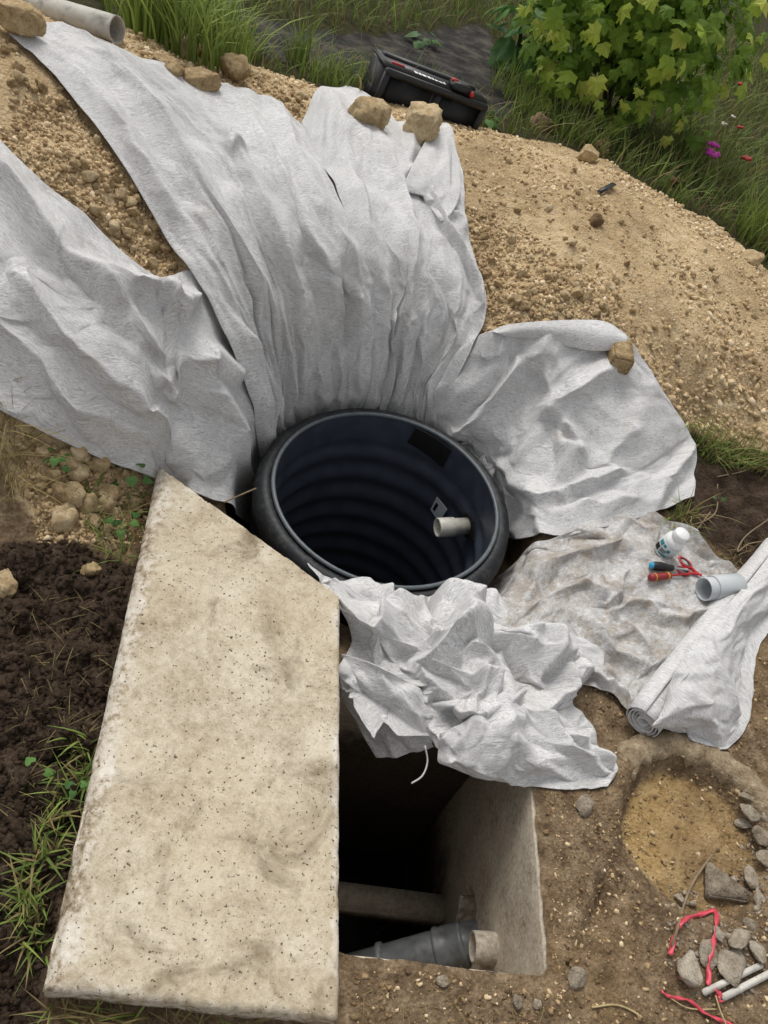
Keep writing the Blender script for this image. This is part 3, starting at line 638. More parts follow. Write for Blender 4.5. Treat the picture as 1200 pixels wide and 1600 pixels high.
def facet(X, nr, nc, amp, jit, seed, k=1, N=None, mask=None, bias=None):
    """creased cloth: a jittered coarse net of fold points, flat between them, crisp along the creases"""
    n, m, _ = X.shape; g = np.random.default_rng(seed); N = normals(X) if N is None else N
    Cx = resample(X, nr, nc); Cn = resample(N, nr, nc); cell = min(np.linalg.norm(np.diff(Cx, axis=0), axis=-1).mean(), np.linalg.norm(np.diff(Cx, axis=1), axis=-1).mean())
    chk = np.where((np.add.outer(np.arange(nr), np.arange(nc)) % 2) == 0, 1., -1.)
    h = amp*(.55*chk*g.uniform(.3, 1., (nr, nc))+.75*g.uniform(-1, 1, (nr, nc))); J = g.uniform(-1, 1, (nr, nc, 2))*jit*cell
    J[0] = J[-1] = 0; J[:, 0] = J[:, -1] = 0; h[0] *= .6; h[-1] *= .4; h[:, 0] *= .5; h[:, -1] *= .5
    if bias is not None: h = h+bias
    tu = np.gradient(Cx, axis=1); tu /= np.linalg.norm(tu, axis=-1)[..., None]; tv = np.gradient(Cx, axis=0); tv /= np.linalg.norm(tv, axis=-1)[..., None]
    O = Cn*h[..., None]+tu*J[..., :1]+tv*J[..., 1:]
    S, T = np.meshgrid(np.linspace(0, nr-1, n), np.linspace(0, nc-1, m), indexing='ij')
    S = np.clip(S+.35*noise(S*.9, T*.9, seed+.3)*(S > .5)*(S < nr-1.5), 0, nr-1); T = np.clip(T+.35*noise(S*.9+7, T*.9, seed+.9)*(T > .5)*(T < nc-1.5), 0, nc-1)
    i = np.minimum(S.astype(int), nr-2); j = np.minimum(T.astype(int), nc-2); a = (S-i)[..., None]; b = (T-j)[..., None]
    dg_ = (g.random((nr-1, nc-1)) < .5)[i, j][..., None]; A, B, C_, D = O[i, j], O[i, j+1], O[i+1, j+1], O[i+1, j]
    t1 = np.where(a > b, A+(D-A)*a+(C_-D)*b, A+(B-A)*b+(C_-B)*a)
    t2 = np.where(a+b < 1, A+(D-A)*a+(B-A)*b, C_+(B-C_)*(1-a)+(D-C_)*(1-b))
    Dp = np.where(dg_, t1, t2)
    if mask is not None: Dp = Dp*mask[..., None]
    return X+np.stack([blur(Dp[..., q], k) for q in range(3)], -1)
def ridges(X, A, lines, off):
    """folds drawn on the cloth: (polyline in picture points, height m, half width m); sharp crest, soft flanks"""
    N = normals(A); Y = X.copy()
    for ln, h, wd in lines:
        q = hit(ln, None, off); n_ = 160; q = crom(q, n_)
        d = np.full(A.shape[:2], 1e9); tt = np.zeros(A.shape[:2])
        for k in range(n_):
            e = np.linalg.norm(A-q[k], axis=-1); b = e < d; d = np.where(b, e, d); tt = np.where(b, k/(n_-1), tt)
        pr_ = np.clip(1-d/(wd*2.0), 0, 1)**1.7; taper = np.clip(np.minimum(tt*4, (1-tt)*4)+.15, 0, 1)
        Y += N*(h*pr_*taper)[..., None]
    return Y
def drape_sheet(rows, nc, nf, exu, exv, seed, lines, off=.022, pleat=(9, .02, .3, .8), waves=((20, .16, .012, .8), (-40, .11, .008, .9), (75, .2, .010, .9)), facets=(), wr=.004, kick=.03, fu=5, fv=2, pull=.02, pins=(.4, .5), eps=.008):
    A = lay(rows, off); Ac = resample(A, *nc); Af = resample(A, *nf)
    pin = np.zeros(nc); pin[0] = pins[0]; pin[-1] = pins[1]
    X = relax(Ac, Ac, exu, exv, 70, coll, pin, seed=seed, pull=pull, kick=kick, fu=fu, fv=fv, eps=.012)
    X = resample(X, *nf); X = ridges(X, Af, lines, off)
    vv, uu = np.meshgrid(np.linspace(0, 1, nf[0]), np.linspace(0, 1, nf[1]), indexing='ij'); N = normals(Af)
    if pleat:
        F_, am, v0, v1 = pleat; w1 = uu*F_+.7*noise(vv*1.6, uu*3, seed*1.3); cell = np.floor(w1)
        r = (1-(1-np.abs(np.sin(np.pi*w1)))**2.2)*(.6+.4*np.sin(cell*12.99+seed))+.35*fold(w1*2.3+.3, .4)*np.clip(.5+2*noise(uu*5, vv*2.5, seed), 0, 1)
        X = X+N*blur(am*sm(v0, v1, vv)*r, 2)[..., None]
    X = crumple(X, waves, seed, 1, N)
    for fc in facets: X = facet(X, *fc[:4], seed*10+int(fc[0]), 1, N)
    X = pushout(X, eps); cover(X); return X
GS = 'geotextile sheets lining the pit'
X = drape_sheet([[(-200,20),(-70,140),(50,270),(150,352),(228,428),(292,422),(334,470)],
         [(-200,190),(-70,290),(50,400),(150,455),(232,500),(300,512),(366,550)],
         [(-200,345),(-70,420),(50,500),(150,545),(242,580),(322,605),(398,645)],
         [(-200,450),(-70,520),(50,592),(160,632),(250,664),(332,690),(414,725)],
         [(-200,535),(-70,600),(40,655),(150,705),(250,745),(338,780),(404,828)]], (30, 45), (130, 205), 1.012, 1.015, 1,
     [([(-60,190),(20,300),(110,405),(210,462),(275,488)], .07, .036), ([(140,425),(180,490),(232,535)], .055, .028), ([(-40,330),(60,480),(160,580),(260,660),(330,745)], .06, .05), ([(-60,440),(40,560),(140,640),(230,700)], .035, .03),
      ([(205,588),(245,570),(262,595),(292,560)], .05, .022), ([(285,570),(330,545),(372,580)], .04, .03), ([(300,600),(345,620),(372,700),(395,780)], .04, .035), ([(238,440),(275,492),(308,458)], .05, .018), ([(60,560),(200,655),(300,720)], .02, .05), ([(200,440),(270,490),(290,495)], .03, .02)], pleat=None, waves=((50, .3, .014, .5), (62, .12, .005, .8)), facets=((7, 10, .006, .3), (17, 26, .0025, .3)), fv=4, kick=.015)
tag(sheet('geotextile_sheet', X, M['fab']), 'white geotextile sheet lying over the left heap and tucked behind the slab', 'fabric', GS)
X = drape_sheet([[(14,48),(105,34),(215,88),(330,124),(425,150),(470,192)],
         [(112,142),(215,150),(310,200),(392,250),(470,270),(517,290)],
         [(205,268),(295,285),(370,335),(440,375),(510,392),(556,385)],
         [(278,402),(350,410),(412,445),(468,452),(532,445),(585,440)],
         [(338,520),(382,525),(428,545),(472,548),(527,538),(580,535)],
         [(388,650),(408,642),(432,640),(472,635),(522,622),(576,616)],
         [(404,735),(422,700),(446,680),(480,665),(528,655),(574,650)]], (50, 40), (180, 170), 1.05, 1.015, 2,
     [([(110,60),(230,260),(330,430),(385,580)], .03, .02), ([(180,90),(300,260),(390,420),(430,540)], .05, .04), ([(300,130),(400,300),(455,420),(468,600)], .045, .03), ([(60,60),(200,200),(300,380)], .02, .03),
      ([(380,160),(450,300),(500,420),(505,600)], .04, .03), ([(430,170),(500,320),(548,430),(548,600)], .04, .025), ([(335,185),(350,232),(382,222)], .03, .014), ([(340,500),(385,580),(402,680)], .04, .02), ([(425,440),(437,540),(446,640)], .045, .014), ([(478,440),(487,540),(490,620)], .035, .013), ([(515,430),(522,520),(525,615)], .035, .013), ([(565,440),(565,520),(560,610)], .03, .012)],
     pleat=(9, .040, .2, .7), waves=((8, .15, .014, .6), (-10, .09, .006, .9), (70, .12, .003, 1)), facets=((10, 13, .004, .3), (26, 28, .0025, .3)), off=.034, fu=8, fv=1.2, kick=.012)
tag(sheet('geotextile_sheet', X, M['fab']), 'widest white geotextile sheet running from the drain pipe down behind the tank', 'fabric', GS)
X = drape_sheet([[(470,190),(503,142),(556,142),(612,186),(664,200),(694,206)],
          [(500,263),(540,240),(590,242),(632,262),(680,262),(720,290)],
          [(538,349),(572,332),(610,332),(650,342),(687,347),(724,362)],
          [(566,440),(607,432),(637,432),(672,427),(712,432),(752,460)],
          [(566,482),(608,482),(640,482),(677,482),(717,492),(758,513)],
          [(572,535),(608,536),(640,538),(674,540),(702,552),(724,578)],
          [(566,614),(596,617),(622,620),(650,629),(670,637),(690,645)],
          [(562,652),(592,660),(620,668),(650,675),(672,688),(700,700)]], (48, 30), (170, 130), 1.05, 1.015, 3,
     [([(510,150),(560,330),(590,440),(585,600)], .03, .02), ([(595,200),(622,330),(640,440),(630,610)], .05, .026), ([(622,292),(655,275),(690,350),(735,440),(755,500)], .05, .016), ([(690,345),(716,350),(720,380)], .04, .012), ([(660,440),(665,540),(650,620)], .035, .014), ([(605,440),(606,520),(600,610)], .03, .012), ([(700,430),(712,520),(675,630)], .03, .014), ([(640,190),(645,240),(625,290)], .02, .02)],
     pleat=(6, .038, .25, .7), waves=((-10, .13, .013, .6), (8, .08, .006, .9), (70, .12, .004, 1)), facets=((10, 9, .005, .3), (24, 18, .003, .3)), off=.014, fu=6, fv=1.2, kick=.012)
csheet = tag(sheet('geotextile_sheet', X, M['fab']), 'narrower white geotextile sheet held at the top by two round rocks', 'fabric', GS)
Fc = np.stack([lay([[(668,214),(694,210),(716,250)]], .05)[0], lay([[(648,250),(690,262),(719,298)]], .06)[0], lay([[(634,280),(675,300),(708,330)]], .058)[0], lay([[(624,292),(662,308),(690,346)]], .045)[0], lay([[(627,289),(664,304),(692,341)]], .026)[0]])
sheet('folded_corner', facet(resample(Fc, 40, 36), 6, 6, .008, .3, 77), M['fab'], parent=csheet)
X = drape_sheet([[(752,520),(800,506),(880,500),(945,502),(978,524)],
         [(722,566),(800,560),(880,562),(952,567),(1025,596)],
         [(684,648),(770,640),(850,642),(950,642),(1066,655)],
         [(732,692),(788,705),(860,720),(960,722),(1087,700)],
         [(772,742),(805,768),(865,780),(955,770),(1085,738)],
         [(786,800),(812,838),(872,834),(975,812),(1080,778)]], (28, 28), (130, 130), 1.012, 1.012, 4,
     [([(850,545),(760,640),(700,690)], .05, .03), ([(960,560),(880,620),(790,735)], .06, .035), ([(870,650),(900,720),(800,760)], .05, .03), ([(780,715),(870,775),(970,735)], .045, .025), ([(1000,620),(950,700),(985,780)], .035, .04), ([(1085,690),(1035,760),(1018,800)], .05, .022), ([(812,830),(900,800),(1000,785)], .035, .02), ([(880,660),(860,700),(920,720)], .03, .02), ([(860,540),(880,600),(850,650)], .03, .02)],
     off=.03, pleat=None, waves=((35, .15, .016, .7), (-50, .11, .012, .8), (85, .13, .010, .9), (10, .07, .005, 1)), facets=((7, 7, .018, .35), (18, 18, .004, .3)), fu=4, fv=4, kick=.015, pins=(.4, .2))
tag(sheet('geotextile_sheet', X, M['fab']), 'white geotextile sheet right of the tank, top edge folded under a square stone', 'fabric', GS)
Hm = np.stack([lay([[(764,518),(800,506),(880,500),(945,502),(978,524)]], .04)[0], lay([[(775,520),(815,515),(880,516),(938,520),(980,530)]], .075)[0], lay([[(790,526),(830,529),(880,538),(930,547),(975,544)]], .06)[0], lay([[(792,524),(832,528),(880,535),(930,543),(972,541)]], .035)[0]])
tag(sheet('geotextile_hem', resample(Hm, 20, 60), M['fab']), 'turned back hem along the top of the right hand sheet', 'fabric')
X = drape_sheet([[(758,925),(850,850),(935,815),(1008,802),(1062,828)],
          [(765,960),(870,892),(960,870),(1042,862),(1108,872)],
          [(785,1000),(892,945),(970,940),(1062,925),(1152,905)],
          [(830,1030),(925,1005),(992,1012),(1068,1000),(1150,975)],
          [(880,1070),(948,1082),(990,1112),(1050,1085),(1120,1045)]], (28, 30), (120, 130), 1.01, 1.01, 5,
     [([(930,960),(1000,950),(1060,975),(1130,940)], .035, .014), ([(960,960),(1010,1020),(1030,1050)], .03, .014), ([(920,960),(960,1020),(1025,1045)], .035, .018), ([(830,905),(900,870),(990,850)], .04, .022), ([(840,945),(900,915),(935,925),(985,890)], .035, .016), ([(910,1040),(950,1070),(985,1095)], .03, .014), ([(1040,815),(1100,860),(1140,895)], .03, .018), ([(925,900),(935,945),(985,890)], .03, .012), ([(880,985),(920,1030),(960,1060)], .03, .016)],
     off=.012, pleat=None, waves=((30, .13, .008, .8), (-45, .09, .006, .9), (75, .07, .004, 1)), facets=((10, 11, .014, .35), (20, 22, .006, .3)), fu=5, fv=5, kick=.006, pins=(0, 0), eps=.004)
dirty = X.copy()
tag(sheet('geotextile_sheet', X, M['fabd']), 'mud-stained flat geotextile sheet carrying the hand tools and bottle', 'fabric', GS)

# crumpled heap of cloth between tank and chamber
def pile(rows, exu, exv, seed, kick, steps=110, nc=(15, 15), nf=(150, 150), fu=3, fv=3, rid=(), bend=.3, grav=.0006, pull=.02, waves=((20, .14, .010, .6), (80, .17, .008, .7)), facets=(), floor=True):
    G = np.array([[at(*c) for c in r] for r in rows]); A = resample(G, *nc)
    X = resample(G, *nf); N = normals(X); Af = X.copy()
    N = np.stack([blur(N[..., i], 30) for i in range(3)], -1); N /= np.linalg.norm(N, axis=-1)[..., None]
    for ln, h, wd in rid:
        q = np.array([at(*c) for c in ln]); q = crom(q, len(q)*14); d = np.full(nf, 1e9)
        for p in q: d = np.minimum(d, np.linalg.norm(Af-p, axis=-1))
        X = X + N*(h*np.clip(1-d/(2*wd), 0, 1)**1.6)[..., None]
    X = crumple(X, waves, seed, 1, N)
    for fc in facets: X = facet(X, *fc[:4], seed*10+int(fc[0]), 2, N)
    return pushout(X, .004) if floor else X
pileo = empty('geotextile_heap', at(720, 1080, 0), label='crumpled heap of white geotextile bunched between tank and chamber', cat='fabric')
X = pile([[(478,886,.05),(560,900,.04),(640,932,.015),(700,928,.01),(790,955,.01),(870,985,.02)],
          [(505,912,.08),(570,940,.08),(650,965,.08),(730,968,.08),(820,992,.07),(934,1018,.02)],
          [(540,970,.06),(600,995,.08),(680,1010,.09),(760,1020,.10),(850,1045,.08),(922,1062,.02)],
          [(540,1030,.02),(600,1060,.04),(680,1070,.08),(760,1080,.10),(840,1105,.06),(898,1112,.02)],
          [(538,1080,-.03),(600,1112,-.01),(670,1115,.04),(740,1130,.08),(830,1155,.06),(932,1150,.02)],
          [(545,1115,-.07),(600,1150,-.06),(668,1165,-.01),(730,1180,.03),(830,1205,.03),(950,1205,.01)]], 1, 1, 11, 0,
         waves=((25, .13, .012, .8), (-55, .09, .007, .9), (85, .06, .004, 1)), nf=(210, 230), facets=((7, 9, .085, .45), (14, 17, .018, .4), (28, 34, .005, .3)),
         rid=[([(585,915,.09),(605,965,.1),(560,1010,.08),(545,1060,.03)], .05, .018), ([(690,930,.05),(680,1000,.1),(700,1045,.1),(765,1075,.1)], .055, .018), ([(690,1040,.1),(700,1005,.1),(765,990,.1),(855,1015,.08)], .05, .016),
              ([(855,1010,.08),(840,1065,.08),(770,1115,.1),(690,1125,.06)], .06, .018), ([(870,1020,.07),(880,1090,.07),(905,1150,.05),(950,1195,.01)], .05, .018), ([(745,1055,.1),(735,1105,.1),(720,1145,.06)], .04, .014)])
sheet('crumpled_fold', X, M['fabp'], parent=pileo)
X = pile([[(535,1020,.03),(590,1040,.07),(640,1065,.07),(668,1090,.04)],
          [(536,1060,-.02),(590,1085,.03),(640,1100,.05),(674,1130,.02)],
          [(542,1105,-.10),(590,1130,-.06),(636,1140,-.03),(676,1155,-.01)],
          [(588,1184,-.13),(618,1182,-.10),(650,1175,-.07),(678,1166,-.04)]], 1, 1, 13, 0, nf=(70, 70), facets=((5, 6, .022, .3), (10, 11, .007, .3)), floor=False)
sheet('hanging_flap', X, M['fabp'], parent=pileo)
X = pile([[(688,1145,.07),(740,1118,.12),(790,1090,.13),(850,1120,.09)],
          [(684,1168,.05),(750,1155,.11),(830,1152,.10),(905,1150,.06)],
          [(684,1188,.02),(760,1192,.05),(850,1202,.06),(945,1180,.03)],
          [(692,1194,.0),(770,1216,.0),(860,1233,.008),(962,1203,.01)],
          [(725,1205,-.01),(790,1225,.002),(860,1238,.004),(945,1234,.006)]], 1, 1, 14, 0, nf=(90, 110), waves=((60, .2, .010, .6), (10, .12, .005, .8)), facets=((5, 7, .022, .35), (10, 14, .007, .3)),
         rid=[([(690,1190,.03),(780,1135,.12),(840,1098,.12)], .02, .012), ([(840,1100,.1),(890,1160,.07),(950,1215,.01)], .035, .016)])
sheet('front_lobe', X, M['fabp'], parent=pileo)
v, f_ = tube_vf(crom([at(664,1165,.0), at(668,1190,-.02), at(660,1212,-.03), at(643,1224,-.03)], 14), .0022, 6); mo('loose_thread', v, f_, M['fabp'], pileo)

# roll of cloth with its loose end
rollo = empty('geotextile_roll', at(1005, 1140, 0.0), label='rolled up end of geotextile with a coiled end and a loose flap', cat='fabric')
r0, r1 = at(1004, 1130, .05), at(1215, 860, .06); axr = r1-r0; Lr = np.linalg.norm(axr); axr /= Lr; ex, ey, _ = frame(axr)
nt_ = 200; th = np.linspace(0, 2*np.pi*5.2, nt_); rad = .008+.0075*th/(2*np.pi)*1.0; rad = rad*(1+.05*np.sin(2*th+.6))
K = 26; V = []
for i in range(K):
    s = i/(K-1); c = r0+axr*Lr*s; k = 1+.18*math.sin(s*3.0)+.05*math.sin(s*13)
    inset = .004*np.sin(th*.7)+.006*(1-rad/rad.max())
    V.append(c + (k*rad*np.cos(th))[:, None]*ex + (k*rad*np.sin(th))[:, None]*ey + (axr*(inset*(1-s))[:, None]))
Xr = np.array(V); sheet('coil', Xr, M['fabp'], .0016, rollo, sub=0)
X = pile([[(1040,1098,.10),(1028,1120,.105),(1018,1135,.09),(1046,1140,.04),(1062,1150,.012),(1075,1164,.012)],
          [(1050,1060,.13),(1070,1085,.13),(1090,1105,.11),(1108,1125,.08),(1120,1145,.05),(1132,1170,.012)],
          [(1070,1025,.125),(1100,1045,.13),(1125,1065,.11),(1145,1085,.07),(1158,1105,.03),(1166,1122,.012)],
          [(1110,975,.12),(1135,990,.125),(1152,1005,.10),(1160,1020,.06),(1164,1040,.03),(1168,1060,.012)],
          [(1150,930,.12),(1168,938,.125),(1182,950,.10),(1188,965,.06),(1190,980,.03),(1192,990,.012)],
          [(1205,865,.11),(1220,875,.12),(1232,890,.10),(1238,905,.06),(1240,920,.03),(1242,930,.012)]], 1.03, 1.03, 21, .01, 60, (16, 12), (110, 80), waves=((60, .2, .010, .7), (0, .12, .005, .9)), facets=((9, 6, .014, .3), (18, 12, .005, .3)),
         rid=[([(1100,1000,.12),(1130,1060,.11),(1150,1110,.05)], .02, .018), ([(1085,1080,.13),(1110,1140,.06)], .018, .015)])
sheet('loose_flap', X, M['fabp'], parent=rollo)

# ------------------------------------------------------------------ rocks
def rock_mesh(name, seed, mat, sub=4, flat=.75, blocky=.5, rough=.12):
    r_ = np.random.default_rng(seed); bm = bmesh.new(); bmesh.ops.create_icosphere(bm, subdivisions=sub, radius=1)
    v = np.array([q.co[:] for q in bm.verts]); f = np.array([[q.index for q in p.verts] for p in bm.faces]); bm.free()
    for k in range(int(10+8*blocky)):                       # cut flats
        nn = r_.normal(size=3); nn /= np.linalg.norm(nn); d = v@nn; c = r_.uniform(.5, .85); v = v - np.where(d > c, (d-c)*.9, 0)[:, None]*nn
    v = v*(1+1.6*rough*fbm(v[:, 0]*1.5+seed, v[:, 1]*1.5, v[:, 2]*1.5, 5)-.9*rough*np.abs(noise(v[:, 0]*3.1, v[:, 1]*3.1+seed, v[:, 2]*3.1)))[:, None]
    v += .05*rough/.12*np.stack([noise(v[:, 0]*7+k*9, v[:, 1]*7, v[:, 2]*7+seed) for k in range(3)], -1)
    v[:, 2] *= flat; v /= np.abs(v).max()
    return meshdata(name, v, f, mat, True)
ROCKS = [rock_mesh('stone', s, M['stone'], 4, .8, .5, .17) for s in range(6)]
SMALL = [rock_mesh('stone', 40+s, M['stone'], 3, .8, 1.6, .2) for s in range(8)]
GREYS = [rock_mesh('stone', 60+s, M['grey_stone'], 3, .5, 2.4, .10) for s in range(7)]
BROWN = [rock_mesh('stone', 70+s, M['brown_stone'], 2, .8, .6, .2) for s in range(4)]
def put(name, me, loc, size, rot=None, sink=.25, label=None, cat='stone', group=None, scale=(1, 1, 1)):
    o = bpy.data.objects.new(name, me); link(o); s = np.array(scale)*size/2; o.scale = s
    o.rotation_euler = rot if rot is not None else (random.uniform(-.3, .3), random.uniform(-.3, .3), random.uniform(0, 6.28))
    o.location = (loc[0], loc[1], loc[2]+s[2]*.72*(1-2*sink)); return tag(o, label, cat, group)
def gp(px, py, off=0.0): return hit([(px, py)], real, off)[0]
def px_size(p, px): return px/FPX*np.dot(np.asarray(p)-CAM, _f)
def rock_px(k, px, py, wpx, label, meshes=ROCKS, dz=0.0, sc=(1, 1, 1), sink=.2, name='rock', group=None, cat='rock', rot=None):
    p = gp(px, py+wpx*.25, dz); return put(name, meshes[k % len(meshes)], p, px_size(p, wpx)*1.3, rot, sink, label, cat, group, sc)
rock_px(0, 40, 35, 66, 'tan angular rock pinning the cloth beside the pale drain pipe', dz=.02, sc=(1, .85, 1))
rock_px(1, 655, 190, 76, 'large round tan rock in front of the black case', dz=.02, sc=(1, .8, .75))
rock_px(2, 578, 176, 62, 'tan rock half wrapped by the cloth corner left of the black case', dz=.02, sc=(.95, .8, .85))
rock_px(3, 305, 122, 66, 'broad tan rock at the top of the left heap', sc=(1, .7, .7)); rock_px(4, 290, 78, 52, 'jagged tan rock below the tall green grass tuft', sc=(1, .8, 1))
rock_px(5, 365, 112, 40, 'small blocky tan rock right of the top heap rocks'); rock_px(1, 262, 100, 54, 'flat tan rock tucked against the sheet edge', sc=(1, .7, .6)); rock_px(2, 340, 92, 34, 'knobbly tan rock between two larger ones on the heap')
rock_px(0, 840, 193, 32, 'round brown stone beside the foot of the bush', BROWN); rock_px(1, 940, 230, 22, 'small round pale stone under the bush edge'); rock_px(3, 1047, 282, 20, 'small pinkish stone in the grass by the sand edge', BROWN)
rock_px(4, 1172, 400, 36, 'flat tan stone at the right edge of the sand heap', sc=(1, .8, .6)); rock_px(5, 915, 245, 26, 'pale lump at the far rim of the sand heap')
rock_px(2, 8, 905, 44, 'tan stone lying in the dark soil at the left edge', sc=(1, .8, .8)); rock_px(1, 140, 888, 26, 'pale stone on dark clods near the slab')
rock_px(2, 912, 1252, 36, 'pale pointed stone peeping from under the crumpled cloth', sc=(.7, 1, .6), meshes=GREYS)
rock_px(0, 930, 345, 22, 'brown stone sitting mid slope on the sand heap', BROWN)
# square stone on the right sheet
p = gp(966, 575, .03); rr = px_size(p, 36); bm = bmesh.new(); x_, y_ = np.array([.97, .25, 0]), np.array([-.25, .97, 0.])
box_bm(bm, p+np.array([-.5*rr, -.6*rr, .0]), x_*rr, y_*rr*1.3+zz*.02, zz*rr*.75); bmesh.ops.recalc_face_normals(bm, faces=bm.faces); bmesh.ops.bevel(bm, geom=bm.edges[:], offset=rr*.08, segments=2, affect='EDGES')
bmesh.ops.subdivide_edges(bm, edges=bm.edges[:], cuts=3, use_grid_fill=True)
for q in bm.verts: c = np.array(q.co[:]); q.co = c + .006*np.array([float(noise(c[0]*30+k*7, c[1]*30, c[2]*30)) for k in range(3)])
tag(bm_obj('block_stone', bm, M['stone'], None, True), 'square cut tan stone weighing down the right hand sheet', 'stone')

# individual stones (the largest in view) in their zones
def in_poly(pl, n, r_):
    pl = np.array(pl, float); lo, hi = pl.min(0), pl.max(0); out = []
    while len(out) < n:
        c = r_.uniform(lo, hi, (n*3, 2)); out += [tuple(q) for q in c[poly_sd([tuple(p) for p in pl], c[:, 0], c[:, 1]) > 0]]
    return out[:n]
GAP = [(0,225),(40,170),(110,150),(200,275),(270,400),(300,430),(235,420),(150,345),(60,275)]
r_ = np.random.default_rng(21)
def stones(poly, n, lo, hi, label, group, meshes=SMALL, sink=(.1, .4)):
    pts = hit(in_poly(poly, n, r_), real)
    for q in pts:
        if hole_at(q): continue
        s = px_size(q, lo+(hi-lo)*r_.random()**2.2)
        put('stone', meshes[r_.integers(len(meshes))], q, s, tuple(r_.uniform(0, 6.28, 3)), r_.uniform(*sink), label, 'stone', group, tuple(r_.uniform(.7, 1.05, 3)))
def hole_at(q):
    a_, b_ = cham(q[0], q[1]); return (-.02 < a_ < CLEN+.02 and -.02 < b_ < CWID+.02) or math.hypot(q[0]-TC[0], q[1]-TC[1]) < .46
stones([(120,250),(200,270),(290,430),(235,425),(150,345),(100,300)], 60, 12, 34, 'loose tan stone in the gap between the two left sheets', 'stones in the gap between the left sheets')
stones([(720,330),(760,340),(860,420),(960,480),(950,500),(780,500),(755,450)], 70, 10, 30, 'loose tan stone at the foot of the sand heap above the right sheet', 'stones beside the middle and right sheets')
stones([(50,690),(120,700),(235,760),(225,800),(180,830),(60,820)], 52, 18, 58, 'dusty tan stone in the rubble between left sheet and slab', 'rubble stones left of the slab')
stones([(250,80),(330,100),(480,150),(470,185),(400,135),(330,118)], 40, 8, 20, 'small tan stone along the crest behind the cloth', 'stones on the crest behind the sheets')
stones([(760,260),(860,240),(1000,310),(1190,450),(1190,640),(1080,640),(980,560),(900,420),(800,330)], 60, 7, 20, 'small tan stone lying on the open slope of the sand heap', 'stones scattered on the sand heap')
stones([(0,60),(60,110),(130,160),(190,260),(100,200),(0,200)], 20, 14, 40, 'tan lump on the upper left heap', 'lumps on the upper left heap')

# small gravel: too many and too small to count
def hullvars(k, n=10, seed=5):
    out = []
    for i in range(k):
        q = np.random.default_rng(seed+i).normal(size=(n, 3)); q /= np.linalg.norm(q, axis=1)[:, None]; q *= np.random.default_rng(seed+i+50).uniform(.75, 1.05, (n, 1))
        bm = bmesh.new(); [bm.verts.new(p) for p in q]; bmesh.ops.convex_hull(bm, input=bm.verts); bmesh.ops.triangulate(bm, faces=bm.faces); bm.verts.index_update()
        bmesh.ops.recalc_face_normals(bm, faces=bm.faces)
        out.append((np.array([p.co[:] for p in bm.verts]), np.array([[p.index for p in f.verts] for f in bm.faces]))); bm.free()
    return out
HV = hullvars(8)
def rotm(e):
    c, s = np.cos(e), np.sin(e); o = np.zeros(len(e)); i = np.ones(len(e))
    def st(r): return np.stack([np.stack(x, -1) for x in r], -2)
    X = st([[i, o, o], [o, c[:, 0], -s[:, 0]], [o, s[:, 0], c[:, 0]]]); Y = st([[c[:, 1], o, s[:, 1]], [o, i, o], [-s[:, 1], o, c[:, 1]]]); Z = st([[c[:, 2], -s[:, 2], o], [s[:, 2], c[:, 2], o], [o, o, i]])
    return Z@Y@X
def scatter(name, P, size, mat, label, tint=None, kind='stuff', parent=None, cat=None, r_=r_, fl=(.5, 1.0)):
    P = np.asarray(P); n = len(P); Rm = rotm(r_.uniform(0, 6.28, (n, 3))); S = size[:, None]*r_.uniform(fl[0], fl[1], (n, 3)); wh = r_.integers(0, len(HV), n); VV, FF, TT = [], [], []; k = 0
    tint = r_.uniform(0, 1, n) if tint is None else tint
    for i, (v, f) in enumerate(HV):
        s = np.where(wh == i)[0]
        if not len(s): continue
        X = np.einsum('nij,nkj->nki', Rm[s], v[None]*S[s][:, None]) + P[s][:, None]
        VV.append(X.reshape(-1, 3)); FF.append((f[None]+(np.arange(len(s))*len(v))[:, None, None]+k).reshape(-1, 3)); TT.append(np.repeat(tint[s], len(v))); k += len(s)*len(v)
    o = mo(name, np.concatenate(VV), np.concatenate(FF), mat, parent, False)
    a = o.data.attributes.new('tint', 'FLOAT', 'POINT'); a.data.foreach_set('value', np.concatenate(TT).astype(np.float32))
    return tag(o, label, cat, None, kind)
# positions over the sandy zones, on the plan, thinned by zone and covered parts
def zone_pts(zone, n, xr, yr, thr=.5):
    X = r_.uniform(*xr, n*4); Y = r_.uniform(*yr, n*4); z = HF(ZONE[zone])(X, Y); k = z > thr+.3*r_.random(n*4)
    X, Y = X[k][:n], Y[k][:n]; return np.stack([X, Y, real(X, Y)], -1)
Pq = zone_pts('sand', 52000, (-1.9, 2.0), (1.2, 4.2)); Pq = Pq[np.hypot(Pq[:, 0]-TC[0], Pq[:, 1]-TC[1]) > .47]; Pq = Pq[~covered(Pq)]
clump = noise(Pq[:, 0]*2.4, Pq[:, 1]*2.4, 1.1)
keep = r_.random(len(Pq)) < np.clip(.62+1.6*clump, .25, 1); Pq = Pq[keep]; clump = clump[keep]
sz = (.0024+.017*r_.random(len(Pq))**6)*(1+1.1*np.clip(clump, -.3, 1)); tn = np.clip(r_.normal(.55, .2, len(Pq))+.25*noise(Pq[:, 0]*2.2, Pq[:, 1]*2.2, 6.6), 0, 1)
Pq[:, 2] += sz*.05
scatter('gravel', Pq, sz, M['gravel'], 'sandy limestone gravel over the spoil heaps', tn)
Pq = np.concatenate([hit(in_poly(pl, k, r_), real) for pl, k in (([(0,225),(40,150),(110,150),(200,275),(290,420),(240,430),(150,345),(60,275)], 1500), ([(715,320),(800,340),(900,420),(980,470),(960,505),(770,510),(745,440)], 1700), ([(20,670),(120,700),(240,765),(220,850),(60,850)], 1300), ([(240,75),(480,140),(480,200),(330,130)], 500), ([(1000,640),(1060,600),(1200,690),(1080,665)], 250))])
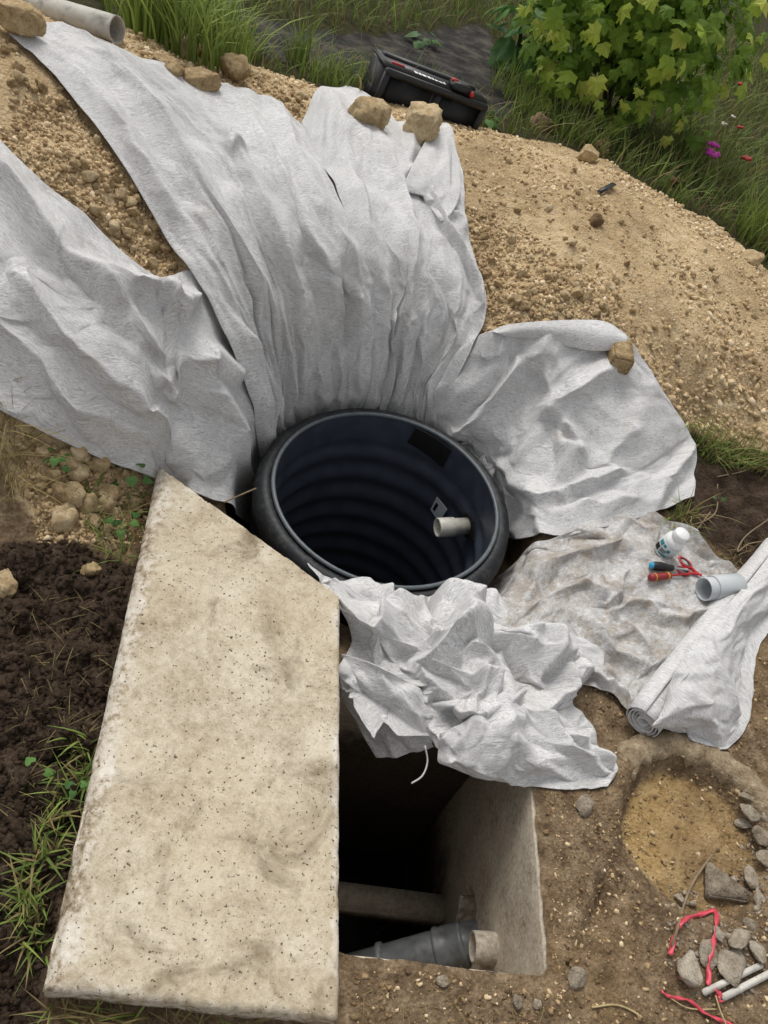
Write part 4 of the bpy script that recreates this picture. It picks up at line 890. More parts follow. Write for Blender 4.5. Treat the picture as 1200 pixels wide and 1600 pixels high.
Pq = Pq[[not hole_at(q) for q in Pq]]; Pq = Pq[~covered(Pq, 1)]
scatter('coarse_gravel', Pq, .005+.011*r_.random(len(Pq))**2.2, M['gravel'], 'coarse tan gravel between the cloth edges', np.clip(r_.normal(.42, .2, len(Pq)), 0, 1))
Pq = hit(in_poly([(850,1150),(960,1000),(1360,980),(1360,1680),(540,1680),(560,1510),(850,1530)], 8500, r_), real); Pq = Pq[[not hole_at(q) for q in Pq]]
scatter('soil_crumbs', Pq, .0018+.009*r_.random(len(Pq))**5, M['gravel'], 'crumbs and chips on the trodden brown ground', np.clip(np.where(r_.random(len(Pq)) < .72, r_.normal(-.02, .10, len(Pq)), r_.normal(.5, .2, len(Pq))), -.2, 1))

Pq = hit(in_poly([(1040,1380),(1110,1400),(1200,1230),(1200,1560),(1090,1560),(1040,1500)], 420, r_), real)
scatter('rubble_chips', Pq, .003+.011*r_.random(len(Pq))**3, M['grey_stone'], 'small grey rubble chips by the red tape')
Pq = hit(in_poly([(860,1230),(960,1150),(1010,1300),(960,1480),(870,1560),(850,1400)], 420, r_), real)
scatter('rubble_chips', Pq, .002+.007*r_.random(len(Pq))**3.5, M['gravel'], 'mixed crumbs left of the buried ring', np.clip(r_.normal(.3, .25, len(Pq)), 0, 1))
# dark clods on the dug soil
t = NT('soil_clods'); nn_ = t.noise(t.pos(), 60, 5, .7)
M['clod'] = t.out(t.ramp(nn_, [(.3, (.020, .0135, .009)), (.52, (.06, .041, .028)), (.78, (.13, .09, .062))]), .97, t.bump(t.noise(t.pos(), 160, 4, .7), .9, .012), Specular_IOR_Level=.1)
Pq = hit(in_poly([(-170,890),(-10,850),(110,845),(205,890),(170,1100),(100,1380),(60,1540),(60,1640),(-170,1640)], 10500, r_), real)
sz = np.where(r_.random(len(Pq)) < .012, r_.uniform(.022, .042, len(Pq)), .0028+.017*r_.random(len(Pq))**3.4); Pq[:, 2] -= sz*np.where(sz > .02, .4, .15)
o = scatter('soil_clods', Pq, sz, M['clod'], 'dark crumbly soil clods beside the slab'); o.data.polygons.foreach_set('use_smooth', np.ones(len(o.data.polygons), bool))

# ------------------------------------------------------------------ buried ring, rubble, tape
a0, a1 = math.radians(8), math.radians(186); nA, V = 90, []
prf = [(.0, -.08), (.004, .004), (.012, .016), (.045, .020), (.070, .010), (.084, -.05)]
for i in range(nA):
    a_ = a0+(a1-a0)*i/(nA-1); wv = .022*float(fbm(math.cos(a_)*5, math.sin(a_)*5, 2.2, 3)); fade = sm(0, .15, i/(nA-1))*sm(0, .3, 1-i/(nA-1))
    for j, (dr, dz) in enumerate(prf):
        ra = MH_R+dr+wv+(.008*float(noise(math.cos(a_)*9, math.sin(a_)*9, j*.3)) if j < 3 else .006*float(noise(a_*5, j*2.)))
        V.append((MH[0]+ra*math.cos(a_), MH[1]+ra*math.sin(a_), dz+.014-.05*(1-fade)+.009*float(noise(math.cos(a_)*20, math.sin(a_)*20, j*3.1))))
M['ring'] = m_stone('ring_concrete', (.15, .10, .06), (.40, .315, .205), (.70, .62, .49))
ringo = mo('buried_ring', V, grid_faces(nA, len(prf)), M['ring']); tag(ringo, 'crumbling concrete ring of an old manhole set in the ground', 'ring')
bm = bmesh.new(); bm.from_mesh(ringo.data); bmesh.ops.recalc_face_normals(bm, faces=bm.faces); bm.to_mesh(ringo.data); bm.free()
def plate(pxs, z, th, mat, label, name='rubble_piece', tilt=.0, cat='rubble', group=None):
    q = hit(pxs, real, z); q[:, 2] = q[:, 2].mean()+tilt*(q[:, 0]-q[:, 0].mean()); c = q.mean(0); bm = bmesh.new()
    top = [bm.verts.new(p) for p in q]; f = bm.faces.new(top); r2 = bmesh.ops.extrude_face_region(bm, geom=[f]); lowv = [g for g in r2['geom'] if isinstance(g, bmesh.types.BMVert)]
    for g in lowv: g.co.z -= th; g.co.x += (g.co.x-c[0])*.06; g.co.y += (g.co.y-c[1])*.06
    bmesh.ops.recalc_face_normals(bm, faces=bm.faces); bmesh.ops.bevel(bm, geom=bm.edges[:], offset=th*.16, segments=2, affect='EDGES')
    bmesh.ops.triangulate(bm, faces=bm.faces); bmesh.ops.subdivide_edges(bm, edges=bm.edges[:], cuts=2, use_grid_fill=True)
    for g in bm.verts:
        d = np.array(g.co[:]); g.co = d+.0028*np.array([float(fbm(d[0]*45+k*7, d[1]*45, d[2]*45, 2)) for k in range(3)])
    return tag(bm_obj(name, bm, mat, None, True), label, cat, group)
plate([(1108,1345),(1175,1395),(1172,1408),(1108,1400)], .02, .022, M['grey_stone'], 'flat brown-grey triangular slab fragment in the old ring', tilt=-.1)
for k, (px, py, wpx, lb) in enumerate([(1170,1364,32,'pale pointed stone beside the triangular fragment'),(1172,1262,30,'grey stone on the right rim of the sandy hole'),(1160,1282,24,'small grey stone under the rim stone in the hole'),(1185,1300,34,'larger grey stone at the right picture edge'),(1196,1335,36,'pale grey stone above the rubble at the edge'),(1165,1240,20,'little dark stone high on the hole rim'),
        (1070,1506,52,'squarish dirty white block enclosed by the red tape'),(1103,1482,36,'upright rounded grey flake inside the tape loop'),(1140,1498,46,'brown wedge shaped stone right of the red tape'),(1152,1458,34,'long pale chip leaning on other rubble'),(1180,1478,36,'grey lump near the right edge above the white laths'),(1170,1440,24,'small light chip above the leaning chip'),(1060,1400,18,'tiny pale pebble near the dead twig'),(1185,1402,26,'grey stone right of the flat fragment'),(1122,1455,20,'small grey stone above the brown wedge')]):
    rock_px(k, px, py, wpx, lb, GREYS, sc=(1.05, .78, .62 if k % 3 else .8), name='rubble_stone', cat='stone', sink=.22)
for k, (px, py, wpx, lb) in enumerate([(807,1562,16,'small white stone near the front chamber edge'),(838,1567,12,'tiny white pebble right of the other white stone'),(690,1530,18,'brown flake on the front chamber edge'),(898,1520,30,'flat dark stone right of the chamber corner')]):
    rock_px(k, px, py, wpx, lb, GREYS, name='pebble', cat='stone')
def ribbon(name, pts, w_, mat, label, cat, off=.008, parent=None, lift=None):
    q = hit(pts, real, off)
    if lift is not None: q[:, 2] += np.array(lift); 
    c = crom(q, len(q)*8); n_ = len(c); V = []
    for i in range(n_):
        tg = c[min(i+1, n_-1)]-c[max(i-1, 0)]; sd_ = np.cross(tg, (0, 0, 1)); sd_ /= np.linalg.norm(sd_)+1e-9; tw = .9*math.sin(i*.45); s2 = sd_*math.cos(tw)+zz*math.sin(tw)
        V += [c[i]-s2*w_/2, c[i]+zz*.0012, c[i]+s2*w_/2]
    o = mo(name, V, grid_faces(n_, 3), mat, parent); so = o.modifiers.new('thickness', 'SOLIDIFY'); so.thickness = .0008
    return tag(o, label, cat) if parent is None else o
ribbon('warning_tape', [(1047,1492),(1055,1462),(1066,1440),(1092,1430),(1117,1423),(1119,1450),(1112,1485),(1108,1512),(1107,1540)], .011, M['tape'], 'red warning tape bent in a hoop over the rubble', 'tape', .012)
ribbon('warning_tape', [(1034,1548),(1048,1558),(1075,1562),(1098,1580),(1130,1596),(1150,1602)], .008, M['tape'], 'thin red tape end lying at the bottom right', 'tape')
ribbon('warning_tape', [(1118,1545),(1124,1555),(1127,1566)], .013, M['tape'], 'short red tape scrap crossing the white laths', 'tape', .022)
ribbon('warning_tape', [(1060,1528),(1078,1530),(1094,1524)], .006, M['tape'], 'faded red tape scrap below the white block', 'tape', .006)
def stick(name, pts, r, mat, label, cat='twig', off=.004, seg=7, group=None, flat=1.0):
    q = hit(pts, real, off); v, f = tube_vf(crom(q, len(q)*6), r, seg, flat=flat); return tag(mo(name, v, f, mat), label, cat, group)
def lath(p0, p1, w_, h_, label):
    q = hit([p0, p1], real, .004); a_ = q[1]-q[0]; s_ = np.cross(zz, a_); s_ /= np.linalg.norm(s_)
    o = bevbox('white_lath', q[0]-s_*w_/2, a_, s_*w_, zz*h_, M['lath'], None, .002); return tag(o, label, 'lath')
lath((1096,1552), (1188,1508), .012, .010, 'flaking white lath, upper of two at the bottom right'); lath((1126,1560), (1215,1514), .013, .010, 'flaking white lath, lower of two at the bottom right')
stick('dead_twig', [(1113,1335),(1085,1375),(1070,1410),(1060,1445),(1050,1480)], .003, M['twig'], 'long grey twig leaning across the sandy hole', off=.014)
stick('dry_stalk', [(925,1574),(960,1570),(985,1578),(1003,1590)], .002, M['straw'], 'curved straw stalk at the bottom right of the ground', 'stalk')
stick('dry_stalk', [(1118,1555),(1125,1578),(1135,1602)], .0016, M['straw'], 'straight straw stalk crossing the red tape', 'stalk', .02)
stick('dry_stalk', [(1040,1554),(1075,1575),(1120,1577)], .0014, M['straw'], 'thin straw stalk beside the lower tape end', 'stalk', .006)
for k, pl in enumerate([[(1075,822),(1105,812),(1120,795),(1121,757)], [(1200,845),(1170,850),(1152,862),(1165,838),(1200,812)], [(1120,745),(1165,735),(1200,715)], [(1070,820),(1085,830),(1110,800)]]):
    stick('bare_root', pl, .0022, M['twig'], ['hooked bare root on dark soil right of the bottle', 'forked pale root near the right picture edge', 'long root reaching right under the grass fringe', 'short root end just above the bottle'][k], 'root', .008)
# twigs over the slab tip
q = np.array([at(350,785,.11), at(372,775,.13), at(400,763,.12)]); v, f_ = tube_vf(crom(q, 14), .0022, 6); tag(mo('dead_twig', v, f_, M['twig']), 'thin twig sticking out between slab tip and tank', 'twig')

# ------------------------------------------------------------------ tools and pipes
def cloth_pt(px, py):
    X = dirty; v = X.reshape(-1, 3)-CAM; u_ = 600+FPX*(v@_R)/(v@_f); w_ = 800-FPX*(v@_U)/(v@_f); d = (u_-px)**2+(w_-py)**2; k = np.argsort(d)[:4]; return X.reshape(-1, 3)[k].mean(0)
# bottle
b0 = cloth_pt(1036, 862); bax = np.array([.10, -.06, 1.]); bax /= np.linalg.norm(bax); rb = .031
bt = empty('pill_bottle', b0, label='white plastic screw-cap bottle with teal printed label on the dirty sheet', cat='bottle')
v, f_ = lathe_vf(b0+zz*.002, bax, [(.001, .0), (rb-.003, 0), (rb, .003), (rb, .062), (rb-.002, .068), (rb-.010, .075), (rb-.012, .078), (rb-.012, .082)], 48); mo('body', v, f_, M['white'], bt)
v, f_ = lathe_vf(b0+zz*.002, bax, [(rb-.009, .077), (rb-.008, .078), (rb-.008, .096), (rb-.010, .099), (.001, .0995)], 48); mo('cap', v, f_, M['white'], bt)
fx, fy, fz = frame(bax); tocam = CAM-b0; ca = math.atan2(np.dot(tocam, fy), np.dot(tocam, fx))
def wrap(name, a_0, a_1, h0, h1, rr, mat, par, n=16):
    V = []
    for h in (h0, h1):
        for i in range(n+1):
            a_ = ca+a_0+(a_1-a_0)*i/n; V.append(b0+zz*.002+fz*h+rr*(math.cos(a_)*fx+math.sin(a_)*fy))
    o = mo(name, V, [[i, i+1, n+2+i, n+1+i] for i in range(n)], mat, par); so = o.modifiers.new('thickness', 'SOLIDIFY'); so.thickness = .0004; so.offset = 1; return o
lab = wrap('label_band', -1.7, 1.7, .008, .054, rb+.0006, M['greyprint'], bt, 30)
for k, (a_, b_, h0, h1) in enumerate([(-1.0,-.45,.036,.051),(-.35,-.05,.040,.050),(-1.1,-.5,.012,.03),(-.3,.5,.010,.016),(.2,.5,.030,.042)]): wrap('print_block', a_, b_, h0, h1, rb+.0014, M['teal'] if k != 2 else M['rubber'], lab, 5)
for k, h in enumerate((.020, .025, .030)): wrap('print_line', -.35, .15+.1*k, h, h+.0022, rb+.0014, M['rubber'], lab, 5)
# short pale pipe with sleeve
q0, q1 = cloth_pt(1092, 930), cloth_pt(1150, 928); axp = q1-q0; axp[2] *= .3; Lq = .125; axp /= np.linalg.norm(axp); rq = .034; c0 = q0+zz*(rq+.003)-axp*.008
pp = empty('pipe_offcut', c0-zz*rq, label='short pale grey pipe offcut with stepped socket beside the scissors', cat='pipe')
v, f_ = lathe_vf(c0, axp, [(rq-.003, .03), (rq-.003, .0005), (rq-.002, 0), (rq-.0004, .0005), (rq, .001), (rq, .030)], 48); mo('spigot', v, f_, M['pvc'], pp)
v, f_ = lathe_vf(c0, axp, [(rq+.0002, .030), (rq+.0035, .029), (rq+.0042, .0305), (rq+.0042, Lq), (rq+.003, Lq+.001), (rq, Lq), (rq-.003, Lq-.004), (rq-.003, .028)], 48); mo('socket', v, f_, M['pvc'], pp)
# screwdrivers
def driver(p0, p1, L, name, label, prof, mh, shaft=None, bands=()):
    a_, b_ = cloth_pt(*p0), cloth_pt(*p1); d = b_-a_; d[2] *= .4; d /= np.linalg.norm(d); rm_ = max(p[0] for p in prof); o = empty(name, a_, label=label, cat='screwdriver'); s = a_+zz*(rm_+.003)
    v, f = lathe_vf(s, d, [(.0005, 0)]+prof+[(.002, prof[-1][1]+.001)], 24); mo('handle', v, f, M[mh], o)
    h = prof[-1][1]; v, f = lathe_vf(s, d, [(.003, h-.002), (.003, h+L-.01), (.004, h+L-.005), (.002, h+L), (.0003, h+L)], 12); sh = mo('shaft', v, f, M[shaft or 'steel'], o)
    for h0, h1, rr, mt in bands:
        v, f = lathe_vf(s, d, [(rr-.003, h0), (rr, h0+.0006), (rr, h1-.0006), (rr-.003, h1)], 24); mo('band', v, f, M[mt], o)
    return o
dk = driver((1012,889), (1054,893), .05, 'screwdriver', 'black handled screwdriver with a blue end cap', [(.009, .001), (.0115, .006), (.0135, .014), (.0135, .030), (.0115, .045), (.009, .058), (.0095, .066), (.0085, .072)], 'black')
a_, b_ = cloth_pt(1012, 889), cloth_pt(1054, 893); d = b_-a_; d[2] *= .4; d /= np.linalg.norm(d); v, f_ = lathe_vf(a_+zz*.0165, d, [(.0005, -.0035), (.007, -.003), (.0098, .0), (.0112, .005), (.0095, .0055)], 24); mo('end_cap', v, f_, M['blue'], dk)
driver((1010,908), (1060,902), .075, 'screwdriver', 'red handled screwdriver with two yellow rings', [(.008, .001), (.0115, .006), (.0120, .016), (.0105, .022), (.0115, .03), (.0105, .06), (.0095, .066), (.011, .07), (.009, .075)], 'red_dark', 'red', [(.018, .022, .0122, 'yellow'), (.063, .067, .0118, 'yellow')])
# scissors
sc0 = cloth_pt(1075, 892); sco = empty('scissors', sc0, label='red and black handled scissors next to the pipe offcut', cat='scissors')
sa = cloth_pt(1105, 908)-cloth_pt(1058, 880); sa[2] = 0; sa /= np.linalg.norm(sa); sb = np.array([-sa[1], sa[0], 0]); so_ = cloth_pt(1092, 902)+zz*.010
def loop(c, rx, ry, rot, r, mat, name, nn=28):
    a = np.linspace(0, 2*np.pi, nn, endpoint=False); e1 = sa*math.cos(rot)+sb*math.sin(rot); e2 = -sa*math.sin(rot)+sb*math.cos(rot)
    pts = c + np.outer(rx*np.cos(a), e1)+np.outer(ry*np.sin(a), e2); V = []; sg = 8
    for i in range(nn):
        t_ = pts[(i+1) % nn]-pts[i-1]; x, y, _ = frame(t_); b = np.linspace(0, 2*np.pi, sg, endpoint=False); V.append(pts[i]+r*(np.cos(b)[:, None]*x+np.sin(b)[:, None]*y))
    F = [[i*sg+k, i*sg+(k+1) % sg, ((i+1) % nn)*sg+(k+1) % sg, ((i+1) % nn)*sg+k] for i in range(nn) for k in range(sg)]
    return mo(name, np.concatenate(V), F, M[mat], sco)
for s in (1, -1):
    c = so_-sa*.052+sb*.019*s; loop(c, .021, .0135, -.35*s, .0042, 'red', 'handle_loop'); loop(c+zz*.001, .0175, .0100, -.35*s, .0030, 'black', 'grip_lining')
    v, f_ = tube_vf(crom([c+sa*.018-sb*.004*s, so_-sa*.014+sb*.003*s, so_+sa*.004-sb*.002*s], 8), .0048, 8, flat=.7); mo('handle_arm', v, f_, M['red'], sco)
    bevbox('blade', so_-sa*.004-sb*(.005+.002*s)-zz*.001*s, sa*.07-sb*.004*s, sb*.008, zz*.0016, M['steel'], sco, .0005, 1)
# pale drain pipe, top left
e0 = hit([(183, 62)], drape)[0]; pa = at(183, 47, e0[2]+.06); pbk = at(-60, -24, pa[2]-.07); ax = pbk-pa; Lx = np.linalg.norm(ax); ax /= Lx; rd = px_size(pa, 40)/2
v, f_ = lathe_vf(pa, ax, [(rd-.005, Lx*.6), (rd-.005, .004), (rd-.004, 0), (rd, 0), (rd, .004), (rd, Lx+.3)], 40)
tag(mo('drain_pipe', v, f_, M['pvcd']), 'long dirty pale drain pipe lying on the heap at the top left', 'pipe')
# black plastic shard on the heap
p_, q_ = gp(940, 303, .008), gp(963, 290, .014); a_ = q_-p_; s_ = np.cross(zz, a_); s_ /= np.linalg.norm(s_)
tag(bevbox('plastic_shard', p_, a_, s_*.022, zz*.006, M['black'], None, .002), 'small black plastic shard on the sand heap', 'shard')

# ------------------------------------------------------------------ tool case
FL, FR = at(606, 108, .55), at(764, 168, .455); cx = FR-FL; Lc = np.linalg.norm(cx); cx /= Lc; cy = np.cross((0, 0, 1.), cx); cy /= np.linalg.norm(cy); cz = np.cross(cx, cy); Hc, Dc = .20, .19
FLb = FL-cz*Hc; zb = FR[2]-Hc
case = empty('tool_case', (FL+FR)/2*np.array([1, 1, 0])+cy*.1+zz*zb, label='black plastic tool case with red latches standing behind the cloth', cat='case')
o3 = FLb
bevbox('shell', o3+cy*.02, cx*Lc, cy*(Dc-.02), cz*Hc, M['black'], case, .012, 3)
for nm_, oo, a1_, a2_, a3_ in (('front_frame', o3, cx*Lc, cy*.03, cz*.022), ('front_frame', o3+cz*(Hc-.024), cx*Lc, cy*.03, cz*.026), ('front_frame', o3+cz*.01, cx*.024, cy*.03, cz*(Hc-.02)), ('front_frame', o3+cx*(Lc-.024)+cz*.01, cx*.024, cy*.03, cz*(Hc-.02)), ('front_rib', o3+cx*(Lc*.50)+cy*.008+cz*.01, cx*.03, cy*.02, cz*(Hc-.02))):
    bevbox(nm_, oo, a1_, a2_, a3_, M['black'], case, .004)
for s in (.06, .56): bevbox('panel', o3+cx*(Lc*s-.01)+cy*.015+cz*.024, cx*Lc*.43, cy*.01, cz*(Hc-.05), M['dark'], case, .003)
bevbox('lid_edge', o3-cx*.006+cy*.03+cz*(Hc-.004), cx*(Lc+.012), cy*(Dc-.05), cz*.014, M['black'], case, .005)
bevbox('lid_rib', o3+cx*.02+cy*(Dc-.07)+cz*(Hc+.008), cx*(Lc-.04), cy*.04, cz*.01, M['black'], case, .004)
bevbox('latch', o3+cx*.035+cy*.055+cz*(Hc+.008), cx*.06, cy*.014, cz*.008, M['red'], case, .003)
lt = bevbox('latch', o3+cx*(Lc-.185)+cy*.02+cz*(Hc+.0), cx*.09, cy*.06, cz*.035, M['black'], case, .006)
bevbox('latch_tab', o3+cx*(Lc-.10)+cy*.012+cz*(Hc+.004), cx*.018, cy*.02, cz*.022, M['red'], lt, .004); bevbox('latch_tab', o3+cx*(Lc-.185)+cy*.05+cz*(Hc+.028), cx*.03, cy*.02, cz*.012, M['red'], lt, .003)
rl = random.Random(5); xx = .14
while xx < Lc-.21:
    w_ = rl.uniform(.012, .026); bevbox('lettering', o3+cx*xx+cy*.045+cz*(Hc+.0101), cx*w_*.75, cy*rl.choice([.012, .018, .02]), cz*.0012, M['white'], case, .0004, 1); xx += w_
bevbox('end_recess', o3-cx*.003+cy*.07+cz*.05, cx*.004, cy*.06, cz*.05, M['dark'], case, .001, 1)

# ------------------------------------------------------------------ plants
def blades(name, roots, hgt, mat, label, tint, lean=.5, w_=.004, dirs=None, kind='stuff', cat=None, parent=None, segs=4):
    n = len(roots); a = r_.uniform(0, 6.28, n) if dirs is None else dirs; le = lean*r_.uniform(.2, 1.4, n); t = np.linspace(0, 1, segs+1); VV = []
    dx, dy = np.cos(a), np.sin(a); sx_, sy_ = -dy, dx; wd = w_*r_.uniform(.6, 1.3, n)
    for k in t:
        hx = le*hgt*k**1.8; z = hgt*(k-.35*le*k**2.4); c = np.stack([roots[:, 0]+dx*hx, roots[:, 1]+dy*hx, roots[:, 2]-.01+z], -1); ww = (wd*(1-k**2)*.5+.0002)[:, None]*np.stack([sx_, sy_, .25*np.ones(n)], -1)
        VV += [c-ww, c+ww]
    V = np.stack(VV, 1); m_ = 2*(segs+1); F = np.array([[2*i, 2*i+1, 2*i+3, 2*i+2] for i in range(segs)]); FF = (F[None]+(np.arange(n)*m_)[:, None, None]).reshape(-1, 4)
    o = mo(name, V.reshape(-1, 3), FF, mat, parent); at2 = o.data.attributes.new('tint', 'FLOAT', 'POINT'); at2.data.foreach_set('value', np.repeat(tint, m_).astype(np.float32))
    return tag(o, label, cat, None, kind)
def gpts(poly, n, hf=real): return hit(in_poly(poly, n, r_), hf)
def tints(n, dry=.15): return np.where(r_.random(n) < dry, r_.uniform(0, .14, n), np.clip(r_.normal(.5, .22, n), .2, 1))
# sward behind the heaps, on the plan
def plan_pts(n, xr, yr, thr=.4, avoid=()):
    X = r_.uniform(*xr, n); Y = r_.uniform(*yr, n); k = (HF(ZONE['grassy'])(X, Y) > thr) & (HF(ZONE['memb'])(X, Y) < .45) & (HF(ZONE['sand'])(X, Y) < .35)
    k &= noise(X*1.7, Y*1.7, 3.3) > -.25-.4*r_.random(n)
    X, Y = X[k], Y[k]; return np.stack([X, Y, real(X, Y)], -1)
R1 = plan_pts(30000, (-3.2, 3.6), (2.9, 8.2)); dist = R1[:, 1]
blades('grass', R1, r_.uniform(.05, .21, len(R1))*(1+.35*noise(R1[:, 0]*1.2, R1[:, 1]*1.2, 5.)), M['grass'], 'long rough grass growing behind the spoil heaps', np.clip(tints(len(R1), .22), 0, 1), .75, .0055)
R2 = np.concatenate([gpts([(1060,660),(1110,690),(1200,715),(1200,745),(1120,730),(1100,720)], 380), gpts([(1050,800),(1090,800),(1060,835),(1040,815)], 60)])
blades('grass_fringe', R2, r_.uniform(.04, .14, len(R2)), M['grass'], 'ragged grass fringe below the sand heap', tints(len(R2), .4), .9, .0035)
R3 = gpts([(130,760),(225,770),(230,820),(200,890),(130,840)], 170)
blades('grass_fringe', R3, r_.uniform(.03, .09, len(R3)), M['grass'], 'weedy grass between the rubble and the slab tip', tints(len(R3), .35), 1.0, .0035)
R4 = np.concatenate([gpts([(105,1150),(140,1150),(150,1200),(110,1290),(70,1390),(30,1460),(20,1400),(70,1290),(85,1200)], 260), gpts([(40,1380),(80,1400),(70,1500),(30,1480)], 60)])
blades('grass_fringe', R4, r_.uniform(.025, .08, len(R4)), M['grass'], 'grass growing along the long left side of the slab', tints(len(R4), .3), .9, .005)
R5 = gpts([(80,1560),(250,1590),(400,1598),(400,1620),(80,1600)], 90); blades('dry_grass', R5, r_.uniform(.04, .10, len(R5)), M['grass'], 'dry grass under the near end of the slab', tints(len(R5), .75), 1.0, .003)
R6 = gpts([(-5,600),(40,690),(50,780),(10,800),(-20,700)], 130); blades('dry_grass', R6, r_.uniform(.06, .16, len(R6)), M['grass'], 'dry grass roots hanging at the left edge', r_.uniform(0, .13, len(R6)), 1.3, .0022)
R7 = gpts([(1060,880),(1200,830),(1200,900),(1160,900)], 110); blades('dry_grass', R7, r_.uniform(.02, .06, len(R7)), M['grass'], 'dry root litter right of the pipe offcut', r_.uniform(0, .13, len(R7)), 1.4, .002)
R8 = gpts([(560,1530),(900,1540),(1000,1600),(560,1600)], 90); blades('root_litter', R8, r_.uniform(.01, .035, len(R8)), M['grass'], 'fine dead roots on the ground in front of the chamber', r_.uniform(0, .12, len(R8)), 1.6, .0014)
R9 = gpts([(20,920),(190,920),(120,1300),(20,1300)], 160); blades('root_litter', R9, r_.uniform(.02, .05, len(R9)), M['grass'], 'fine roots threading the dark dug soil', r_.uniform(0, .1, len(R9)), 1.8, .0012)
def tuft(px, py, n, h, label, dry=.1, spread=.05, w_=.006, lean=.6, g='grass tufts behind the left heap'):
    p = gp(px, py); X = p[None, :2]+np.clip(r_.normal(0, spread, (n, 2)), -1.5*spread, 1.5*spread); R = np.stack([X[:, 0], X[:, 1], real(X[:, 0], X[:, 1])], -1)
    o = blades('grass_tuft', R, r_.uniform(.5, 1.1, n)*h, M['grass'], label, np.clip(tints(n, dry)+.2, .2, 1) if dry < .2 else tints(n, dry), lean, w_, kind=None, cat='grass'); o['group'] = g; return o
tuft(290, 80, 420, .36, 'tall bright green grass tuft above the heap rocks', .04, .11, .008, .6); tuft(230, 50, 160, .26, 'green grass tuft beside the open end of the drain pipe', .1, .07); tuft(365, 75, 120, .24, 'grass tuft drooping over the heap right of the rocks', .1, .06)
tuft(465, 95, 60, .26, 'small upright tuft on the dark membrane', .1, .03); tuft(520, 130, 130, .16, 'low green tuft left of the black case', .15, .09); tuft(1185, 380, 160, .34, 'grey-green tuft at the right edge above the sand', .1, .08); tuft(800, 150, 120, .22, 'dark tuft between case and bush', .05, .08)
tuft(820, 175, 60, .14, 'dark leafy tuft at the far rim of the sand heap', .0, .04); tuft(900, 215, 130, .2, 'thin tuft under the middle of the bush', .2, .1); tuft(1080, 250, 200, .3, 'loose tuft around the pink flower', .2, .12)

# leaves
def leaf_maple(seed):
    rr = random.Random(seed); tips = [(0, 1.0), (.60, .74), (.74, .24), (.42, -.08)]; nts = [(.31, .60), (.50, .40), (.50, .06)]
    rt = []
    for i, (x, y) in enumerate(tips):
        rt.append((x*rr.uniform(.9, 1.08), y*rr.uniform(.93, 1.06)))
        if i == 0: rt.append((.17, .80))
        if i < 3: rt.append((nts[i][0]*rr.uniform(.9, 1.1), nts[i][1])); 
    rt.append((.05, 0.0)); L = [(-x, y) for x, y in rt[1:]][::-1]; o = rt + L
    V = [(0, .3, .0)] + [(x*.5, y*.55, -rr.uniform(.05, .22)*abs(x)**1.3-rr.uniform(.05, .3)*max(y-.3, 0)**1.5+rr.uniform(-.035, .035)) for x, y in o]; V[0] = (0, .3*.55, .04)
    return V, [[0, i+1, (i+1) % len(o)+1] for i in range(len(o))]
def leaf_heart(seed):
    o = [(.0, 1.0), (.2, .75), (.42, .45), (.5, .15), (.38, -.1), (.18, -.12), (0, .02)]; o = o + [(-x, y) for x, y in o[1:-1]][::-1]
    V = [(0, .35, .05)] + [(x, y, -.12*abs(x)-.12*max(y-.4, 0)) for x, y in o]; return V, [[0, i+1, (i+1) % len(o)+1] for i in range(len(o))]
LM = [meshdata('leaf', *leaf_maple(s), M['leaf'], False) for s in range(9)]; LH = [meshdata('leaf', *leaf_heart(s), M['heart'], False) for s in range(2)]
def leaf_rot(nrm, down, roll):
    """leaf lies with its face along nrm and its tip hanging towards down"""
    n = Vector(nrm).normalized(); y = Vector(down); y = (y-n*y.dot(n)).normalized(); x = y.cross(n); Q = Matrix((x, y, n)).transposed(); return (Matrix.Rotation(roll, 3, n)@Q)
